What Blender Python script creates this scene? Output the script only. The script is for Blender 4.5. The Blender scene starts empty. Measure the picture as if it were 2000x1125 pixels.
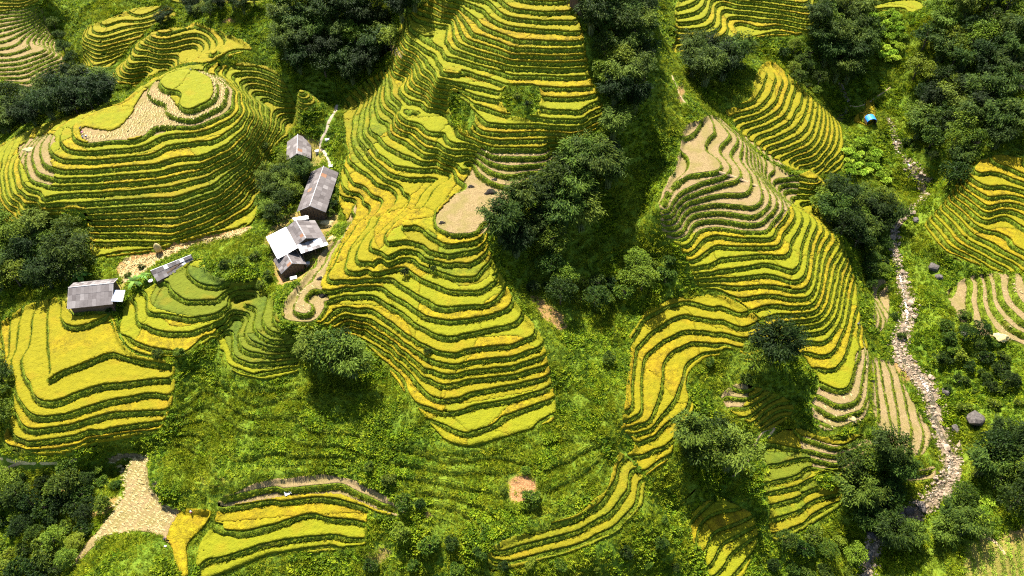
import bpy, math, random
import numpy as np
from mathutils import Vector, Matrix

# ------------------------------------------------------------------ camera, world, sun, exposure
scene = bpy.context.scene
C = scene.collection
CAMZ = 190.0
PITCH = math.radians(47.0)
HFOV = math.radians(70.0)
cam_d = bpy.data.cameras.new('camera')
cam_d.sensor_width = 36.0
cam_d.lens = 18.0 / math.tan(HFOV / 2)
cam_d.clip_start = 1.0
cam_d.clip_end = 3000.0
cam = bpy.data.objects.new('camera', cam_d)
cam.location = (0, 0, CAMZ)
cam.rotation_euler = (math.pi / 2 - PITCH, 0, 0)
C.objects.link(cam)
scene.camera = cam

SUN_EL = math.radians(55.0)
SUN_AZ = math.radians(-21.0)          # compass angle from +Y towards +X of the sun itself
world = bpy.data.worlds.new('World')
scene.world = world
world.use_nodes = True
wn = world.node_tree
bg = wn.nodes['Background']
sky = wn.nodes.new('ShaderNodeTexSky')
sky.sky_type = 'NISHITA'
sky.sun_disc = False
sky.sun_elevation = SUN_EL
sky.sun_rotation = SUN_AZ
wn.links.new(sky.outputs[0], bg.inputs['Color'])
bg.inputs['Strength'].default_value = 0.075
sd = bpy.data.lights.new('sun', 'SUN')
sd.energy = 5.0
sd.angle = math.radians(0.5)
sd.color = (1.0, 0.95, 0.86)
sun = bpy.data.objects.new('sun', sd)
sv = Vector((math.sin(SUN_AZ) * math.cos(SUN_EL), math.cos(SUN_AZ) * math.cos(SUN_EL), math.sin(SUN_EL)))
sun.rotation_euler = sv.to_track_quat('Z', 'Y').to_euler()
sun.location = (0, 150, 400)
C.objects.link(sun)
scene.view_settings.view_transform = 'Standard'
scene.view_settings.look = 'None'
scene.view_settings.exposure = 1.6
scene.view_settings.gamma = 1.0
scene.cycles.use_denoising = False
scene.cycles.pixel_filter_type = 'BLACKMAN_HARRIS'
scene.cycles.filter_width = 1.15
scene.cycles.max_bounces = 5
scene.cycles.diffuse_bounces = 2
scene.cycles.glossy_bounces = 2
scene.cycles.transmission_bounces = 3
scene.cycles.transparent_max_bounces = 6
scene.cycles.caustics_reflective = False
scene.cycles.caustics_refractive = False

rng = np.random.default_rng(7)
random.seed(7)

# ------------------------------------------------------------------ helpers
FPX = 1000.0 / math.tan(HFOV / 2)
CP, SP = math.cos(PITCH), math.sin(PITCH)

def ray(u, v):
    """Direction of the surveyed sight line through photo point (u, v) of the 2000 x 1125 photograph."""
    a = (np.asarray(u, float) - 1000.0) / FPX
    b = (562.5 - np.asarray(v, float)) / FPX
    return np.stack([a, CP + b * SP, -SP + b * CP], -1)

def at_z(u, v, z):
    d = ray(u, v)
    t = (np.asarray(z, float) - CAMZ) / d[..., 2]
    return d[..., 0] * t, d[..., 1] * t

def nums(s):
    a = np.array([float(q) for q in s.replace(',', ' ').split()])
    return a.reshape(-1, 2)

def densify(P, step):
    out = [P[0]]
    for a, b in zip(P[:-1], P[1:]):
        n = max(1, int(np.hypot(*(b - a)) / step))
        for i in range(1, n + 1):
            out.append(a + (b - a) * i / n)
    return np.array(out)

def chaikin(P, n=2, closed=True):
    for _ in range(n):
        Q = np.roll(P, -1, 0) if closed else P[1:]
        A = P if closed else P[:-1]
        N = np.empty((len(A) * 2, 2))
        N[0::2] = A * .75 + Q * .25
        N[1::2] = A * .25 + Q * .75
        P = N if closed else np.vstack([P[:1], N, P[-1:]])
    return P

def vnoise(x, y, wl, seed):
    """smooth value noise in [-1, 1], wave length wl metres"""
    r = np.random.default_rng(seed)
    tab = r.uniform(-1, 1, (512, 512))
    X = np.asarray(x) / wl + 200.0
    Y = np.asarray(y) / wl + 200.0
    i = np.floor(X).astype(int); j = np.floor(Y).astype(int)
    fx = X - i; fy = Y - j
    fx = fx * fx * (3 - 2 * fx); fy = fy * fy * (3 - 2 * fy)
    g = lambda a, b: tab[a % 512, b % 512]
    return (g(i, j) * (1 - fx) + g(i + 1, j) * fx) * (1 - fy) + (g(i, j + 1) * (1 - fx) + g(i + 1, j + 1) * fx) * fy

def sstep(a, b, x):
    t = np.clip((x - a) / (b - a), 0, 1)
    return t * t * (3 - 2 * t)

def mesh_np(name, V, T, smooth=False, mats=(), mat_idx=None, Q=None):
    """mesh from numpy vertices (n,3), triangles (m,3) and optional quads"""
    me = bpy.data.meshes.new(name)
    V = np.asarray(V, np.float32)
    T = np.asarray(T, np.int32).reshape(-1, 3)
    loops = [T.ravel()]
    tot = [np.full(len(T), 3, np.int32)]
    if Q is not None and len(Q):
        Q = np.asarray(Q, np.int32).reshape(-1, 4)
        loops.append(Q.ravel()); tot.append(np.full(len(Q), 4, np.int32))
    L = np.concatenate(loops); N = np.concatenate(tot)
    S = np.concatenate([[0], np.cumsum(N)[:-1]]).astype(np.int32)
    me.vertices.add(len(V)); me.vertices.foreach_set('co', V.ravel())
    me.loops.add(len(L)); me.loops.foreach_set('vertex_index', L.astype(np.int32))
    me.polygons.add(len(N))
    me.polygons.foreach_set('loop_start', S)
    me.polygons.foreach_set('use_smooth', np.full(len(N), bool(smooth)))
    for m in mats: me.materials.append(m)
    if mat_idx is not None: me.polygons.foreach_set('material_index', np.asarray(mat_idx, np.int32))
    me.update(calc_edges=True)
    return me

def link(name, me, parent=None, kind=None, label=None, cat=None, group=None, loc=None, rot=None):
    o = bpy.data.objects.new(name, me)
    C.objects.link(o)
    if parent is not None: o.parent = parent
    if kind: o['kind'] = kind
    if label: o['label'] = label
    if cat: o['category'] = cat
    if group: o['group'] = group
    if loc is not None: o.location = loc
    if rot is not None: o.rotation_euler = rot
    return o

# ------------------------------------------------------------------ materials
def new_mat(name):
    m = bpy.data.materials.new(name)
    m.use_nodes = True
    return m, m.node_tree, m.node_tree.nodes['Principled BSDF']

def noise_node(nt, scale, detail=4, rough=0.6, coord=None, dim='3D'):
    n = nt.nodes.new('ShaderNodeTexNoise')
    n.inputs['Scale'].default_value = scale
    n.inputs['Detail'].default_value = detail
    n.inputs['Roughness'].default_value = rough
    if coord is not None: nt.links.new(coord, n.inputs['Vector'])
    return n

def ramp_node(nt, fac, stops):
    r = nt.nodes.new('ShaderNodeValToRGB')
    cr = r.color_ramp
    while len(cr.elements) < len(stops): cr.elements.new(0.5)
    for e, (p, c) in zip(cr.elements, stops):
        e.position = p; e.color = (*c, 1)
    nt.links.new(fac, r.inputs['Fac'])
    return r

def mix_col(nt, fac, a, b, mode='MIX'):
    m = nt.nodes.new('ShaderNodeMix')
    m.data_type = 'RGBA'; m.blend_type = mode
    for sock, val in ((m.inputs['Factor'], fac), (m.inputs['A'], a), (m.inputs['B'], b)):
        if isinstance(val, (int, float)): sock.default_value = val
        elif isinstance(val, tuple): sock.default_value = (*val, 1)
        else: nt.links.new(val, sock)
    return m.outputs['Result']

def math_node(nt, op, a, b=None, clamp=False):
    m = nt.nodes.new('ShaderNodeMath'); m.operation = op; m.use_clamp = clamp
    for i, val in enumerate((a, b)):
        if val is None: continue
        if isinstance(val, (int, float)): m.inputs[i].default_value = val
        else: nt.links.new(val, m.inputs[i])
    return m.outputs[0]

def world_pos(nt):
    g = nt.nodes.new('ShaderNodeNewGeometry')
    return g.outputs['Position']

def bump(nt, bsdf, height, strength, dist):
    b = nt.nodes.new('ShaderNodeBump')
    b.inputs['Strength'].default_value = strength
    b.inputs['Distance'].default_value = dist
    nt.links.new(height, b.inputs['Height'])
    nt.links.new(b.outputs[0], bsdf.inputs['Normal'])

def attr(nt, name):
    a = nt.nodes.new('ShaderNodeAttribute'); a.attribute_name = name
    return a

def rice_mat(name, lo, mid, hi, patch):
    m, nt, b = new_mat(name)
    pos = world_pos(nt)
    n1 = noise_node(nt, 0.09, 3, .55, pos)
    n2 = noise_node(nt, 2.8, 4, .85, pos)
    n3 = noise_node(nt, 0.55, 3, .6, pos)
    f = math_node(nt, 'ADD', math_node(nt, 'MULTIPLY', n2.outputs[0], .6), math_node(nt, 'MULTIPLY', n3.outputs[0], .4))
    r = ramp_node(nt, f, [(.37, lo), (.5, mid), (.62, hi)])
    oi = nt.nodes.new('ShaderNodeObjectInfo')
    pf = math_node(nt, 'ADD', math_node(nt, 'MULTIPLY', n1.outputs[0], 1.1), math_node(nt, 'MULTIPLY', oi.outputs['Random'], .9))
    pr = ramp_node(nt, pf, [(.72, (0, 0, 0)), (1.4, (1, 1, 1))])
    col = mix_col(nt, math_node(nt, 'MULTIPLY', pr.outputs[0], .8), r.outputs[0], patch)
    # a few ochre, over-ripe patches
    n4 = noise_node(nt, 0.17, 2, .5, pos)
    po = ramp_node(nt, n4.outputs[0], [(.56, (0, 0, 0)), (.7, (1, 1, 1))])
    col = mix_col(nt, math_node(nt, 'MULTIPLY', po.outputs[0], .28), col, (0.25, 0.145, 0.005))
    nt.links.new(col, b.inputs['Base Color'])
    b.inputs['Roughness'].default_value = .8
    b.inputs['Specular IOR Level'].default_value = .15
    n5 = noise_node(nt, 2.6, 3, .65, pos)
    bump(nt, b, n5.outputs[0], 1.0, .34)
    return m

M = {}
M['rice_gold'] = rice_mat('ripe_rice', (.075, .06, .002), (.222, .172, .002), (.335, .262, .005), (.165, .18, .003))
M['rice_ripe'] = rice_mat('very_ripe_rice', (.075, .056, .002), (.222, .162, .002), (.325, .245, .004), (.185, .170, .002))
M['rice_green'] = rice_mat('green_rice', (.045, .062, .003), (.118, .142, .003), (.20, .205, .006), (.19, .155, .003))
M['rice_dark'] = rice_mat('young_rice', (.024, .042, .003), (.062, .095, .005), (.105, .14, .008), (.12, .135, .005))

def stubble_mat():
    m, nt, b = new_mat('rice_stubble')
    pos = world_pos(nt)
    n2 = noise_node(nt, 4.0, 4, .8, pos)
    n3 = noise_node(nt, 0.22, 3, .6, pos)
    r = ramp_node(nt, n2.outputs[0], [(.3, (.095, .062, .026)), (.52, (.23, .165, .075)), (.7, (.37, .28, .135))])
    r3 = ramp_node(nt, n3.outputs[0], [(.44, (0, 0, 0)), (.62, (1, 1, 1))])
    col = mix_col(nt, math_node(nt, 'MULTIPLY', r3.outputs[0], .45), r.outputs[0], (.15, .135, .026))
    nt.links.new(col, b.inputs['Base Color'])
    b.inputs['Roughness'].default_value = .95
    b.inputs['Specular IOR Level'].default_value = .1
    bump(nt, b, n2.outputs[0], .8, .18)
    return m
M['stubble'] = stubble_mat()

def straw_mat(name, c0, c1, c2):
    m, nt, b = new_mat(name)
    n = noise_node(nt, 3.0, 3, .7, world_pos(nt))
    r = ramp_node(nt, n.outputs[0], [(.3, c0), (.5, c1), (.7, c2)])
    nt.links.new(r.outputs[0], b.inputs['Base Color'])
    b.inputs['Roughness'].default_value = .9
    b.inputs['Specular IOR Level'].default_value = .1
    bump(nt, b, n.outputs[0], .6, .1)
    return m
M['straw'] = straw_mat('cut_straw', (.30, .225, .09), (.46, .365, .16), (.60, .50, .25))
M['ash'] = straw_mat('burnt_straw', (.008, .007, .006), (.02, .017, .013), (.05, .04, .03))

def bank_mat():
    m, nt, b = new_mat('grassy_bank')
    pos = world_pos(nt)
    n2 = noise_node(nt, 2.2, 4, .7, pos)
    n1 = noise_node(nt, 0.15, 3, .6, pos)
    r = ramp_node(nt, n2.outputs[0], [(.3, (.045, .072, .005)), (.5, (.125, .175, .010)), (.7, (.21, .26, .018))])
    s = ramp_node(nt, n1.outputs[0], [(.57, (0, 0, 0)), (.72, (1, 1, 1))])
    col = mix_col(nt, math_node(nt, 'MULTIPLY', s.outputs[0], .45), r.outputs[0], (.17, .095, .03))
    nt.links.new(col, b.inputs['Base Color'])
    b.inputs['Roughness'].default_value = .9
    b.inputs['Specular IOR Level'].default_value = .1
    bump(nt, b, n2.outputs[0], .9, .3)
    return m
M['bank'] = bank_mat()

def ground_mat():
    m, nt, b = new_mat('hillside_grass')
    pos = world_pos(nt)
    n2 = noise_node(nt, 1.6, 5, .7, pos)
    n1 = noise_node(nt, 0.07, 4, .6, pos)
    r = ramp_node(nt, n2.outputs[0], [(.3, (.035, .065, .006)), (.5, (.095, .16, .012)), (.7, (.18, .25, .022))])
    d = ramp_node(nt, n1.outputs[0], [(.40, (0, 0, 0)), (.62, (1, 1, 1))])
    col = mix_col(nt, math_node(nt, 'MULTIPLY', d.outputs[0], .5), r.outputs[0], (.20, .245, .020))
    so = attr(nt, 'soil')
    n3 = noise_node(nt, 3.0, 4, .7, pos)
    sc = ramp_node(nt, n3.outputs[0], [(.3, (.17, .075, .028)), (.55, (.36, .185, .075)), (.72, (.52, .34, .16))])
    sf = math_node(nt, 'MULTIPLY', so.outputs['Fac'], 1.0)
    col = mix_col(nt, sf, col, sc.outputs[0])
    nt.links.new(col, b.inputs['Base Color'])
    b.inputs['Roughness'].default_value = .95
    b.inputs['Specular IOR Level'].default_value = .1
    bump(nt, b, n2.outputs[0], 1.0, .4)
    return m
M['ground'] = ground_mat()
M['ledge'] = M['ground']
# ------------------------------------------------------------------ survey of the hillsides
# contour guides: height above the stream, then the points of the contour as sighted in the photograph
A = lambda i: 22 + 1.5 * i
E = lambda i: 28 + 1.5 * i
K = lambda i: 10 + 1.4 * i
GUIDES = [
 # central spur, front strips
 (A(0), '870 858 917 870 1000 842 1050 830 1080 815'),
 (A(1), '843 813 893 835 950 825 1000 811 1067 787'),
 (A(2), '797 760 820 787 860 802 933 793 1000 786 1060 767'),
 (A(3), '713 656 770 692 820 748 853 773 900 775 1000 760 1055 745'),
 (A(4), '690 640 753 680 815 722 867 747 1000 738 1060 720'),
 (A(5), '673 632 707 638 753 665 800 695 833 725 883 730 1000 722 1060 700'),
 (A(6), '665 620 720 625 780 660 840 697 900 710 1000 703 1060 680'),
 (A(7), '660 607 717 605 753 625 817 668 867 687 1000 682 1050 660'),
 (A(8), '623 595 673 582 727 582 783 608 853 645 917 655 1000 648 1016 640'),
 (A(9), '670 562 733 562 783 588 833 618 917 628 993 612 1010 585'),
 (A(10), '713 538 767 555 807 575 867 602 950 602 983 582 985 570'),
 (A(11), '745 520 790 535 827 555 883 572 933 575 977 555 962 535'),
 (A(12), '790 508 820 522 883 547 933 548 963 525 955 515'),
 (A(13), '820 494 853 512 917 523 950 498'),
 (A(14), '815 482 827 492 877 505 933 492 950 472'),
 (A(15), '822 430 830 452 853 472 883 483 933 472 948 455'),
 (A(16), '917 330 893 382 853 422 853 445 883 462 913 462 943 452 1000 402'),
 (A(16.35), '900 415 930 392 960 398 890 440 985 385 915 440 940 372'),
 (A(17), '925 325 940 345 975 365 1010 370 1035 350'),
 (A(19), '928 300 960 318 1000 325 1045 322 1080 300'),
 (A(21), '935 280 960 290 1040 290 1100 285'),
 (A(23), '940 258 990 262 1050 258 1110 262 1150 250'),
 # west flank of the central spur
 (A(10), '713 425 700 432 660 488 637 528 643 555 687 552'),
 (A(11), '753 375 717 442 680 485 670 515 677 535 710 536'),
 (A(12), '780 382 733 425 700 475 690 502 707 522 740 522'),
 (A(13), '817 375 760 425 717 475 713 495 733 512 753 506'),
 (A(13.8), '800 408 740 455 737 478 753 496'),
 (A(14.4), '837 375 813 408 763 442 758 470'),
 (A(15), '880 337 833 402 783 428 780 452'),
 (A(10.2), '665 318 670 353 687 375 713 425'),
 (A(11.5), '687 327 717 347 740 375'),
 (A(13), '707 300 720 320 760 353 783 375'),
 (A(15), '730 285 740 300 770 320 833 330 853 323'),
 (A(16.5), '757 253 770 275 840 313'),
 (A(18), '773 233 800 262 833 290 907 320'),
 (A(12), '677 197 677 250 682 310'),
 (A(14), '713 200 703 233 705 275'),
 (A(16.5), '730 160 730 200 733 250'),
 (A(20), '760 140 767 187 777 220 800 240 833 257 867 257'),
 (A(21), '785 150 790 187 817 220 867 247'),
 (A(22), '800 147 800 177 833 193 880 215 900 233'),
 (A(25), '787 110 813 127 820 150 853 177 883 182 917 203 967 220 1000 228 1060 232 1140 232'),
 (A(27), '833 127 853 157 917 170 983 183 1050 190 1150 185'),
 (A(28), '790 63 820 90 853 113 883 133 933 153 993 170 1050 172 1150 168'),
 (A(29), '813 57 853 77 867 110 933 130 1000 150 1080 150 1150 145'),
 (A(30.5), '840 35 880 43 890 93 933 110 1000 127 1080 130 1150 125'),
 (A(33), '850 7 900 30 923 67 967 83 1000 97 1080 98 1140 93'),
 (A(35), '930 10 960 40 1000 58 1060 62 1130 58'),
 (A(37), '960 -10 1000 20 1060 27 1120 22'),
 (A(40), '880 -60 1000 -45 1120 -45'),
 # houses and harvested strip on the spur's foot
 (A(8.4), '690 395 672 430 640 478 600 530 560 570 550 605 560 626 600 632 620 615'),
 (A(9.2), '705 410 690 432 650 482 610 545 585 585 600 610 620 590'),
 (33.0, '560 300 600 300'), (34.0, '590 350 615 350 640 360 600 400 575 420'), (33.0, '530 440 560 430 600 450 620 480'),
 (32.2, '540 500 560 540 600 530'), (37.0, '640 280 645 320'), (40.0, '650 215 640 240'), (33.6, '545 490 520 470'),
 (44, '700 140 690 160'), (46, '740 120'), (51, '765 95'),
 # valley between the left hill and the spur
 (40, '640 195 615 200'), (35, '585 235'), (31.5, '550 285'), (30, '518 370'), (28.7, '505 425'), (28, '440 470'), (28.5, '360 490'), (27.5, '260 515'),
 (46, '600 140 640 150'), (51, '560 100 620 90'), (53.5, '650 80 720 90'), (57, '600 30 680 20'), (63, '780 30 760 -20'),
 (47, '560 150 580 180'), (43, '520 160'),
 # left hill
 (E(0), '175 500 250 497 300 490 360 475 450 452 490 436'),
 (E(2), '-15 330 -10 400 20 433 60 443 140 452 180 458 250 462 330 465 400 440 470 400 505 350 520 315'),
 (E(4), '15 295 -2 345 10 392 60 425 160 433 250 434 350 428 430 398 490 350 520 300'),
 (E(6), '45 280 20 310 15 345 30 385 75 410 150 412 250 407 350 400 430 370 490 320 520 270 533 235 525 205'),
 (E(8), '72 270 42 300 40 340 65 368 110 380 180 378 250 372 330 362 400 345 460 315 500 275 515 240 510 205 490 180'),
 (E(10), '95 260 65 285 60 310 85 337 120 350 180 350 250 340 310 335 345 325 400 318 450 295 485 262 497 235 488 205 472 180'),
 (E(12), '122 248 100 270 105 295 135 312 180 315 235 308 290 300 320 285 360 278 420 268 460 245 480 220 475 190 455 165'),
 (E(14), '152 240 150 262 170 280 213 273 267 270 300 250 333 247 383 245 427 227 450 200 453 177 433 157 400 143'),
 (E(14.4), '215 225 260 205 230 250'),
 (E(15), '290 172 290 190 320 205 335 228 370 233 410 215 435 185 425 158'),
 (E(16), '307 160 325 180 345 200 352 213 375 215 405 200 417 180 410 155 380 141 340 142'),
 (E(16.2), '360 175 385 180'),
 (40, '110 225 180 215'), (38, '235 195'),
 # fields behind the left hill
 (30, '40 175 90 180 140 160'), (36, '-20 110 33 110 87 92'), (43, '-20 28 50 22 83 8'), (46, '0 -20 60 -25'),
 (26, '150 170'), (30, '128 105'), (34, '110 50'), (38, '110 0'), (42, '160 20'),
 (35, '165 140 200 136 245 118'), (39.5, '160 82 200 95 280 75'), (44, '240 28 280 35 330 15'), (47, '330 -10 260 -15'),
 (33, '215 165 255 175 280 165'), (38, '240 130 285 148 325 140'), (43, '265 90 310 105 350 114 372 97 340 72'),
 (48, '300 60 380 50 418 72 412 100 375 122'), (50, '430 110 450 90'), (52, '480 60 520 80'), (55, '450 10 520 20'), (46, '440 130 470 130'),
 (24, '100 205'), (23, '50 225'), (22, '0 262'), (32, '205 185'),
 (20, '0 480'), (23, '100 475'), (25, '150 515'), (19, '0 560'), (22, '60 572'),
 # spur with the lower houses
 (33, '377 518 377 552 417 565 500 545'),
 (31.5, '337 552 340 582 367 595 417 592 483 582'),
 (30, '290 575 290 605 317 622 367 630 433 615'),
 (28.5, '263 585 270 628 293 652 333 660 413 645'),
 (27, '233 605 233 638 247 672 300 687 367 695 390 672'),
 (34.5, '430 520 460 510'), (31.5, '300 535 370 505'), (28.5, '145 590 220 590 230 560 150 560'),
 (25.5, '87 610 87 708 85 750 150 728 217 705 267 710 333 718'),
 (24, '60 625 55 700 65 770 80 785 117 785 200 757 270 745 340 738'),
 (22, '30 640 25 700 40 790 50 807 83 820 133 813 217 787 283 773 337 777'),
 (19.5, '8 660 10 740 25 817 33 843 67 852 133 842 217 822 300 817 325 815'),
 (16.8, '-15 680 -5 800 7 860 13 878 50 885 117 877 233 852 310 843'),
 (13.5, '0 897 80 907 160 897'), (13.2, '305 880 310 930 335 962 365 968'),
 (12.0, '290 890 296 940 315 970 360 985'),
 (10.3, '200 890 280 885 250 930 280 960 240 1010 330 1000 300 1040 360 1010 350 1060 370 1110'),
 (14, '250 1110'), (12, '250 1060'), (8, '130 1090'), (9, '200 960'), (10, '150 930'),
 (9, '80 960'), (5, '60 1060'), (2, '0 1120'), (13, '0 720'), (9, '0 830'),
 (24, '440 660 430 692 443 718 500 738 573 722'),
 (26, '470 600 450 650 455 690 490 710 575 700'),
 (28.5, '490 590 475 640 485 670 530 685 580 680'),
 (31.5, '520 575 505 620 520 650 560 655 600 650'),
 (26.5, '405 660'), (23, '380 720'), (19, '380 800'), (15, '370 890'), (22, '500 780'), (21.5, '640 790'), (19, '520 850 640 860'), (16.8, '500 920'),
 (15, '430 970 500 950 620 930 670 930 720 960 790 1005'),
 (13.4, '430 985 560 966 660 960 720 985'), (11.8, '420 1012 500 1002 620 982 710 1007'),
 (9.6, '385 1060 430 1080 500 1062 560 1050 650 1045 710 1062'), (8, '400 1125 515 1080 580 1072 650 1063'),
 (5.5, '520 1120'), (5.5, '650 1115'),
 # green slope under the spur
 (21.5, '760 830'), (19, '720 880'), (18, '800 930 950 940'), (20.4, '870 890 980 880'), (14.5, '850 1000'), (10, '850 1080'), (16.5, '960 1000'), (7, '780 1120'),
 (16, '1218 880 1207 930 1175 985 1130 1015 1040 1040'), (14.6, '1236 905 1231 950 1190 1005 1130 1040 1000 1075 960 1080'),
 (13.2, '1250 935 1242 985 1200 1030 1130 1065 1000 1100'), (11.8, '1262 960 1255 1000 1200 1065 1110 1100'), (9, '950 1130'), (7, '1150 1125'), (5, '1300 1060'), (0, '1300 1120'),
 (18, '1100 980 1165 930'), (20.8, '1100 880 1150 855'), (20, '1200 862'), (24, '1110 760'),
 # wooded gully
 (72, '1170 60'), (66, '1200 120'), (58, '1230 200'), (52, '1230 260'), (47.5, '1150 330'), (45, '1220 350'), (43.5, '1080 400'), (39, '1180 420'), (40, '1010 470'), (34.5, '1130 490'),
 (33.5, '1035 560'), (30.5, '1120 560'), (28, '1100 640'), (26, '1190 620'), (25.5, '1130 720'), (24.2, '1190 700'), (23, '1170 780'), (42, '1270 330'), (36.5, '1260 420'), (31, '1280 500'), (27.5, '1280 560'),
 (61, '1270 60'), (54, '1290 140'),
 # right spur
 (50, '1330 210'), (52, '1320 180'),
 (K(25), '1395 235 1385 270 1383 300 1402 333 1360 340 1320 360 1290 395'),
 (K(23), '1440 265 1425 305 1440 345 1380 368 1335 385 1300 420'),
 (K(21), '1474 345 1478 360 1484 385 1470 407 1400 397 1350 405 1310 442'),
 (K(18), '1522 390 1524 415 1500 455 1450 455 1400 447 1365 450 1335 480'),
 (K(16), '1550 415 1545 440 1520 485 1450 487 1390 485 1345 508'),
 (K(14), '1582 425 1580 440 1570 475 1562 510 1540 530 1500 520 1417 530 1355 535'),
 (K(11), '1620 450 1612 475 1600 510 1590 560 1570 582 1500 580 1440 585 1380 567'),
 (K(9), '1645 480 1618 530 1605 585 1585 610 1530 615'),
 (K(7), '1655 500 1638 550 1625 600 1612 622 1590 634 1545 640'),
 (K(4), '1672 540 1658 580 1652 625 1640 655 1622 682 1600 690 1570 682'),
 (K(2.5), '1680 600 1668 640 1655 690 1640 722 1622 738 1600 728'),
 (K(1), '1690 690 1680 740 1673 773 1643 787 1607 772'),
 (K(0), '1696 720 1690 775 1680 800 1635 812 1592 790'),
 (K(-1), '1696 800 1665 822 1630 832 1590 815'),
 (K(-3), '1500 850 1543 833 1567 853 1633 875 1693 850'),
 (K(-4), '1500 872 1570 882 1630 893 1700 862'),
 (K(-5), '1490 905 1580 897 1633 910 1670 895'),
 (2, '1500 935 1560 925'), (0, '1500 965 1570 950'), (-2, '1510 1000 1580 980'), (-4.5, '1520 1050 1590 1020'),
 # hollow left of the right spur
 (K(10), '1211 790 1213 735 1230 668 1257 622 1300 595 1340 585 1373 592 1417 605 1443 615'),
 (K(9), '1230 800 1233 742 1240 682 1267 652 1317 618 1353 613 1400 625 1447 642'),
 (K(8), '1246 800 1250 725 1257 698 1290 668 1333 647 1377 645 1433 658'),
 (K(7), '1267 823 1290 760 1293 708 1313 685 1353 668 1400 672 1437 680'),
 (K(6), '1295 808 1320 770 1333 738 1340 712 1360 698 1393 687 1433 695'),
 (K(5), '1227 885 1267 857 1300 825 1340 800'), (K(4), '1240 905 1300 868 1330 835'), (K(3), '1257 930 1300 893 1330 870'),
 (15, '1400 720'), (15.5, '1450 740'), (14, '1500 740'), (13.5, '1560 730'), (12, '1420 790'), (10, '1470 820'), (9, '1400 860'), (6, '1440 900'), (4, '1380 930'),
 (5, '1305 985 1345 972 1362 950'), (0.5, '1350 1040 1368 1005 1395 985'), (-1.5, '1375 1085 1395 1040 1440 1020'), (-3.5, '1400 1110 1420 1075 1465 1045'), (-6, '1450 1125 1490 1080'),
 # strips along the stream
 (8, '1704 705 1710 760 1716 850'), (5.5, '1738 730 1750 800 1755 885'), (3.6, '1775 790 1790 850 1775 892'), (2, '1815 850 1810 890'), (1.0, '1750 935 1825 920'),
 # stream bed
 (24, '1650 190'), (19, '1745 255'), (16.5, '1760 300'), (13.5, '1810 370'), (11, '1760 440'), (8.5, '1755 510'), (6.5, '1770 570'), (5.2, '1775 630'), (4, '1745 680'), (2.8, '1800 740'),
 (1.4, '1840 830'), (0, '1850 900'), (-1.5, '1835 960'), (-4.5, '1785 1000'), (-8, '1730 1050'), (-11, '1700 1110'), (-8, '1600 1090'), (-7, '1640 1030'), (-3, '1680 960'),
 # right bank
 (5, '1870 760'), (6, '1905 820'), (10, '1960 700'), (8, '1960 850'), (6, '1950 950'), (4, '1950 1050'), (-3, '1850 1050'), (-6, '1800 1110'), (2, '1980 1120'), (10, '1820 580'), (9, '1840 660'),
 (13, '1793 445 1830 490 1870 507'), (15.5, '1810 425 1860 482 1960 532'), (19.5, '1840 400 1900 460 1995 505'), (23, '1860 380 1920 428 1965 422 2005 445'),
 (26, '1882 368 1930 402 1960 396'), (30, '1900 330 1960 345'), (33, '2000 325'),
 (9.5, '1850 580 1880 640'), (12, '1905 540 1915 600 1950 652 2000 677'), (15, '1945 537 1960 592 2000 632'), (17, '1978 525 1992 560 2005 585'),
 # hollow with the blue hut and slopes above it
 (21, '1700 190 1690 235'), (18, '1660 240'), (40, '1415 215 1470 200 1495 170 1500 140'), (36, '1445 250 1500 228 1530 205 1540 160'),
 (32, '1480 280 1540 255 1565 225 1570 185'), (27.5, '1515 310 1570 290 1595 255 1600 215'), (23, '1560 330 1600 315 1622 280 1625 240'), (18.5, '1622 335 1645 315'),
 (30, '1505 348 1560 342 1600 350'), (27, '1535 368 1590 372 1612 362'), (24, '1565 398 1602 388'), (15.5, '1680 330'), (14, '1700 390'), (12.5, '1640 400'), (9, '1700 480'), (9, '1690 560'), (8, '1720 620'),
 (44, '1330 95 1390 98 1430 85 1448 50'), (48, '1310 65 1370 60 1400 45 1415 10'), (52, '1300 30 1350 15 1370 0'), (44, '1460 68 1520 52 1580 62'), (49, '1440 10 1500 15 1580 25'), (53, '1450 -20'),
 (43, '1370 150'), (46, '1350 190'), (41, '1430 160'), (39, '1480 110'), (36, '1560 120'), (40, '1620 60'), (30, '1650 130'), (28, '1690 150'), (34, '1710 80'), (41, '1720 15 1790 12'), (44, '1760 -20'),
 (30, '1800 160'), (42, '1900 100'), (52, '1990 50'), (44, '1990 150'), (34, '1950 250'), (27, '1850 250'), (24, '1830 310'), (32, '1990 280'), (48, '1850 20'), (21, '1800 250'),
]
PX, PY, PZ = [], [], []
for z, s in GUIDES:
    P = nums(s)
    P = densify(P, 22.0) if len(P) > 1 else P
    x, y = at_z(P[:, 0], P[:, 1], z)
    PX.append(x); PY.append(y); PZ.append(np.full(len(x), z))
PX = np.concatenate(PX); PY = np.concatenate(PY); PZ = np.concatenate(PZ)

def tps_fit(x, y, z, lam):
    n = len(x)
    X = np.stack([x, y], 1) / 100.0
    r2 = ((X[:, None] - X[None]) ** 2).sum(-1)
    Kk = 0.5 * r2 * np.log(r2 + 1e-12)
    Kk[np.arange(n), np.arange(n)] += lam
    Pm = np.column_stack([np.ones(n), X])
    Am = np.zeros((n + 3, n + 3)); Am[:n, :n] = Kk; Am[:n, n:] = Pm; Am[n:, :n] = Pm.T
    w = np.linalg.solve(Am, np.concatenate([z, np.zeros(3)]))
    return X, w

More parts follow.
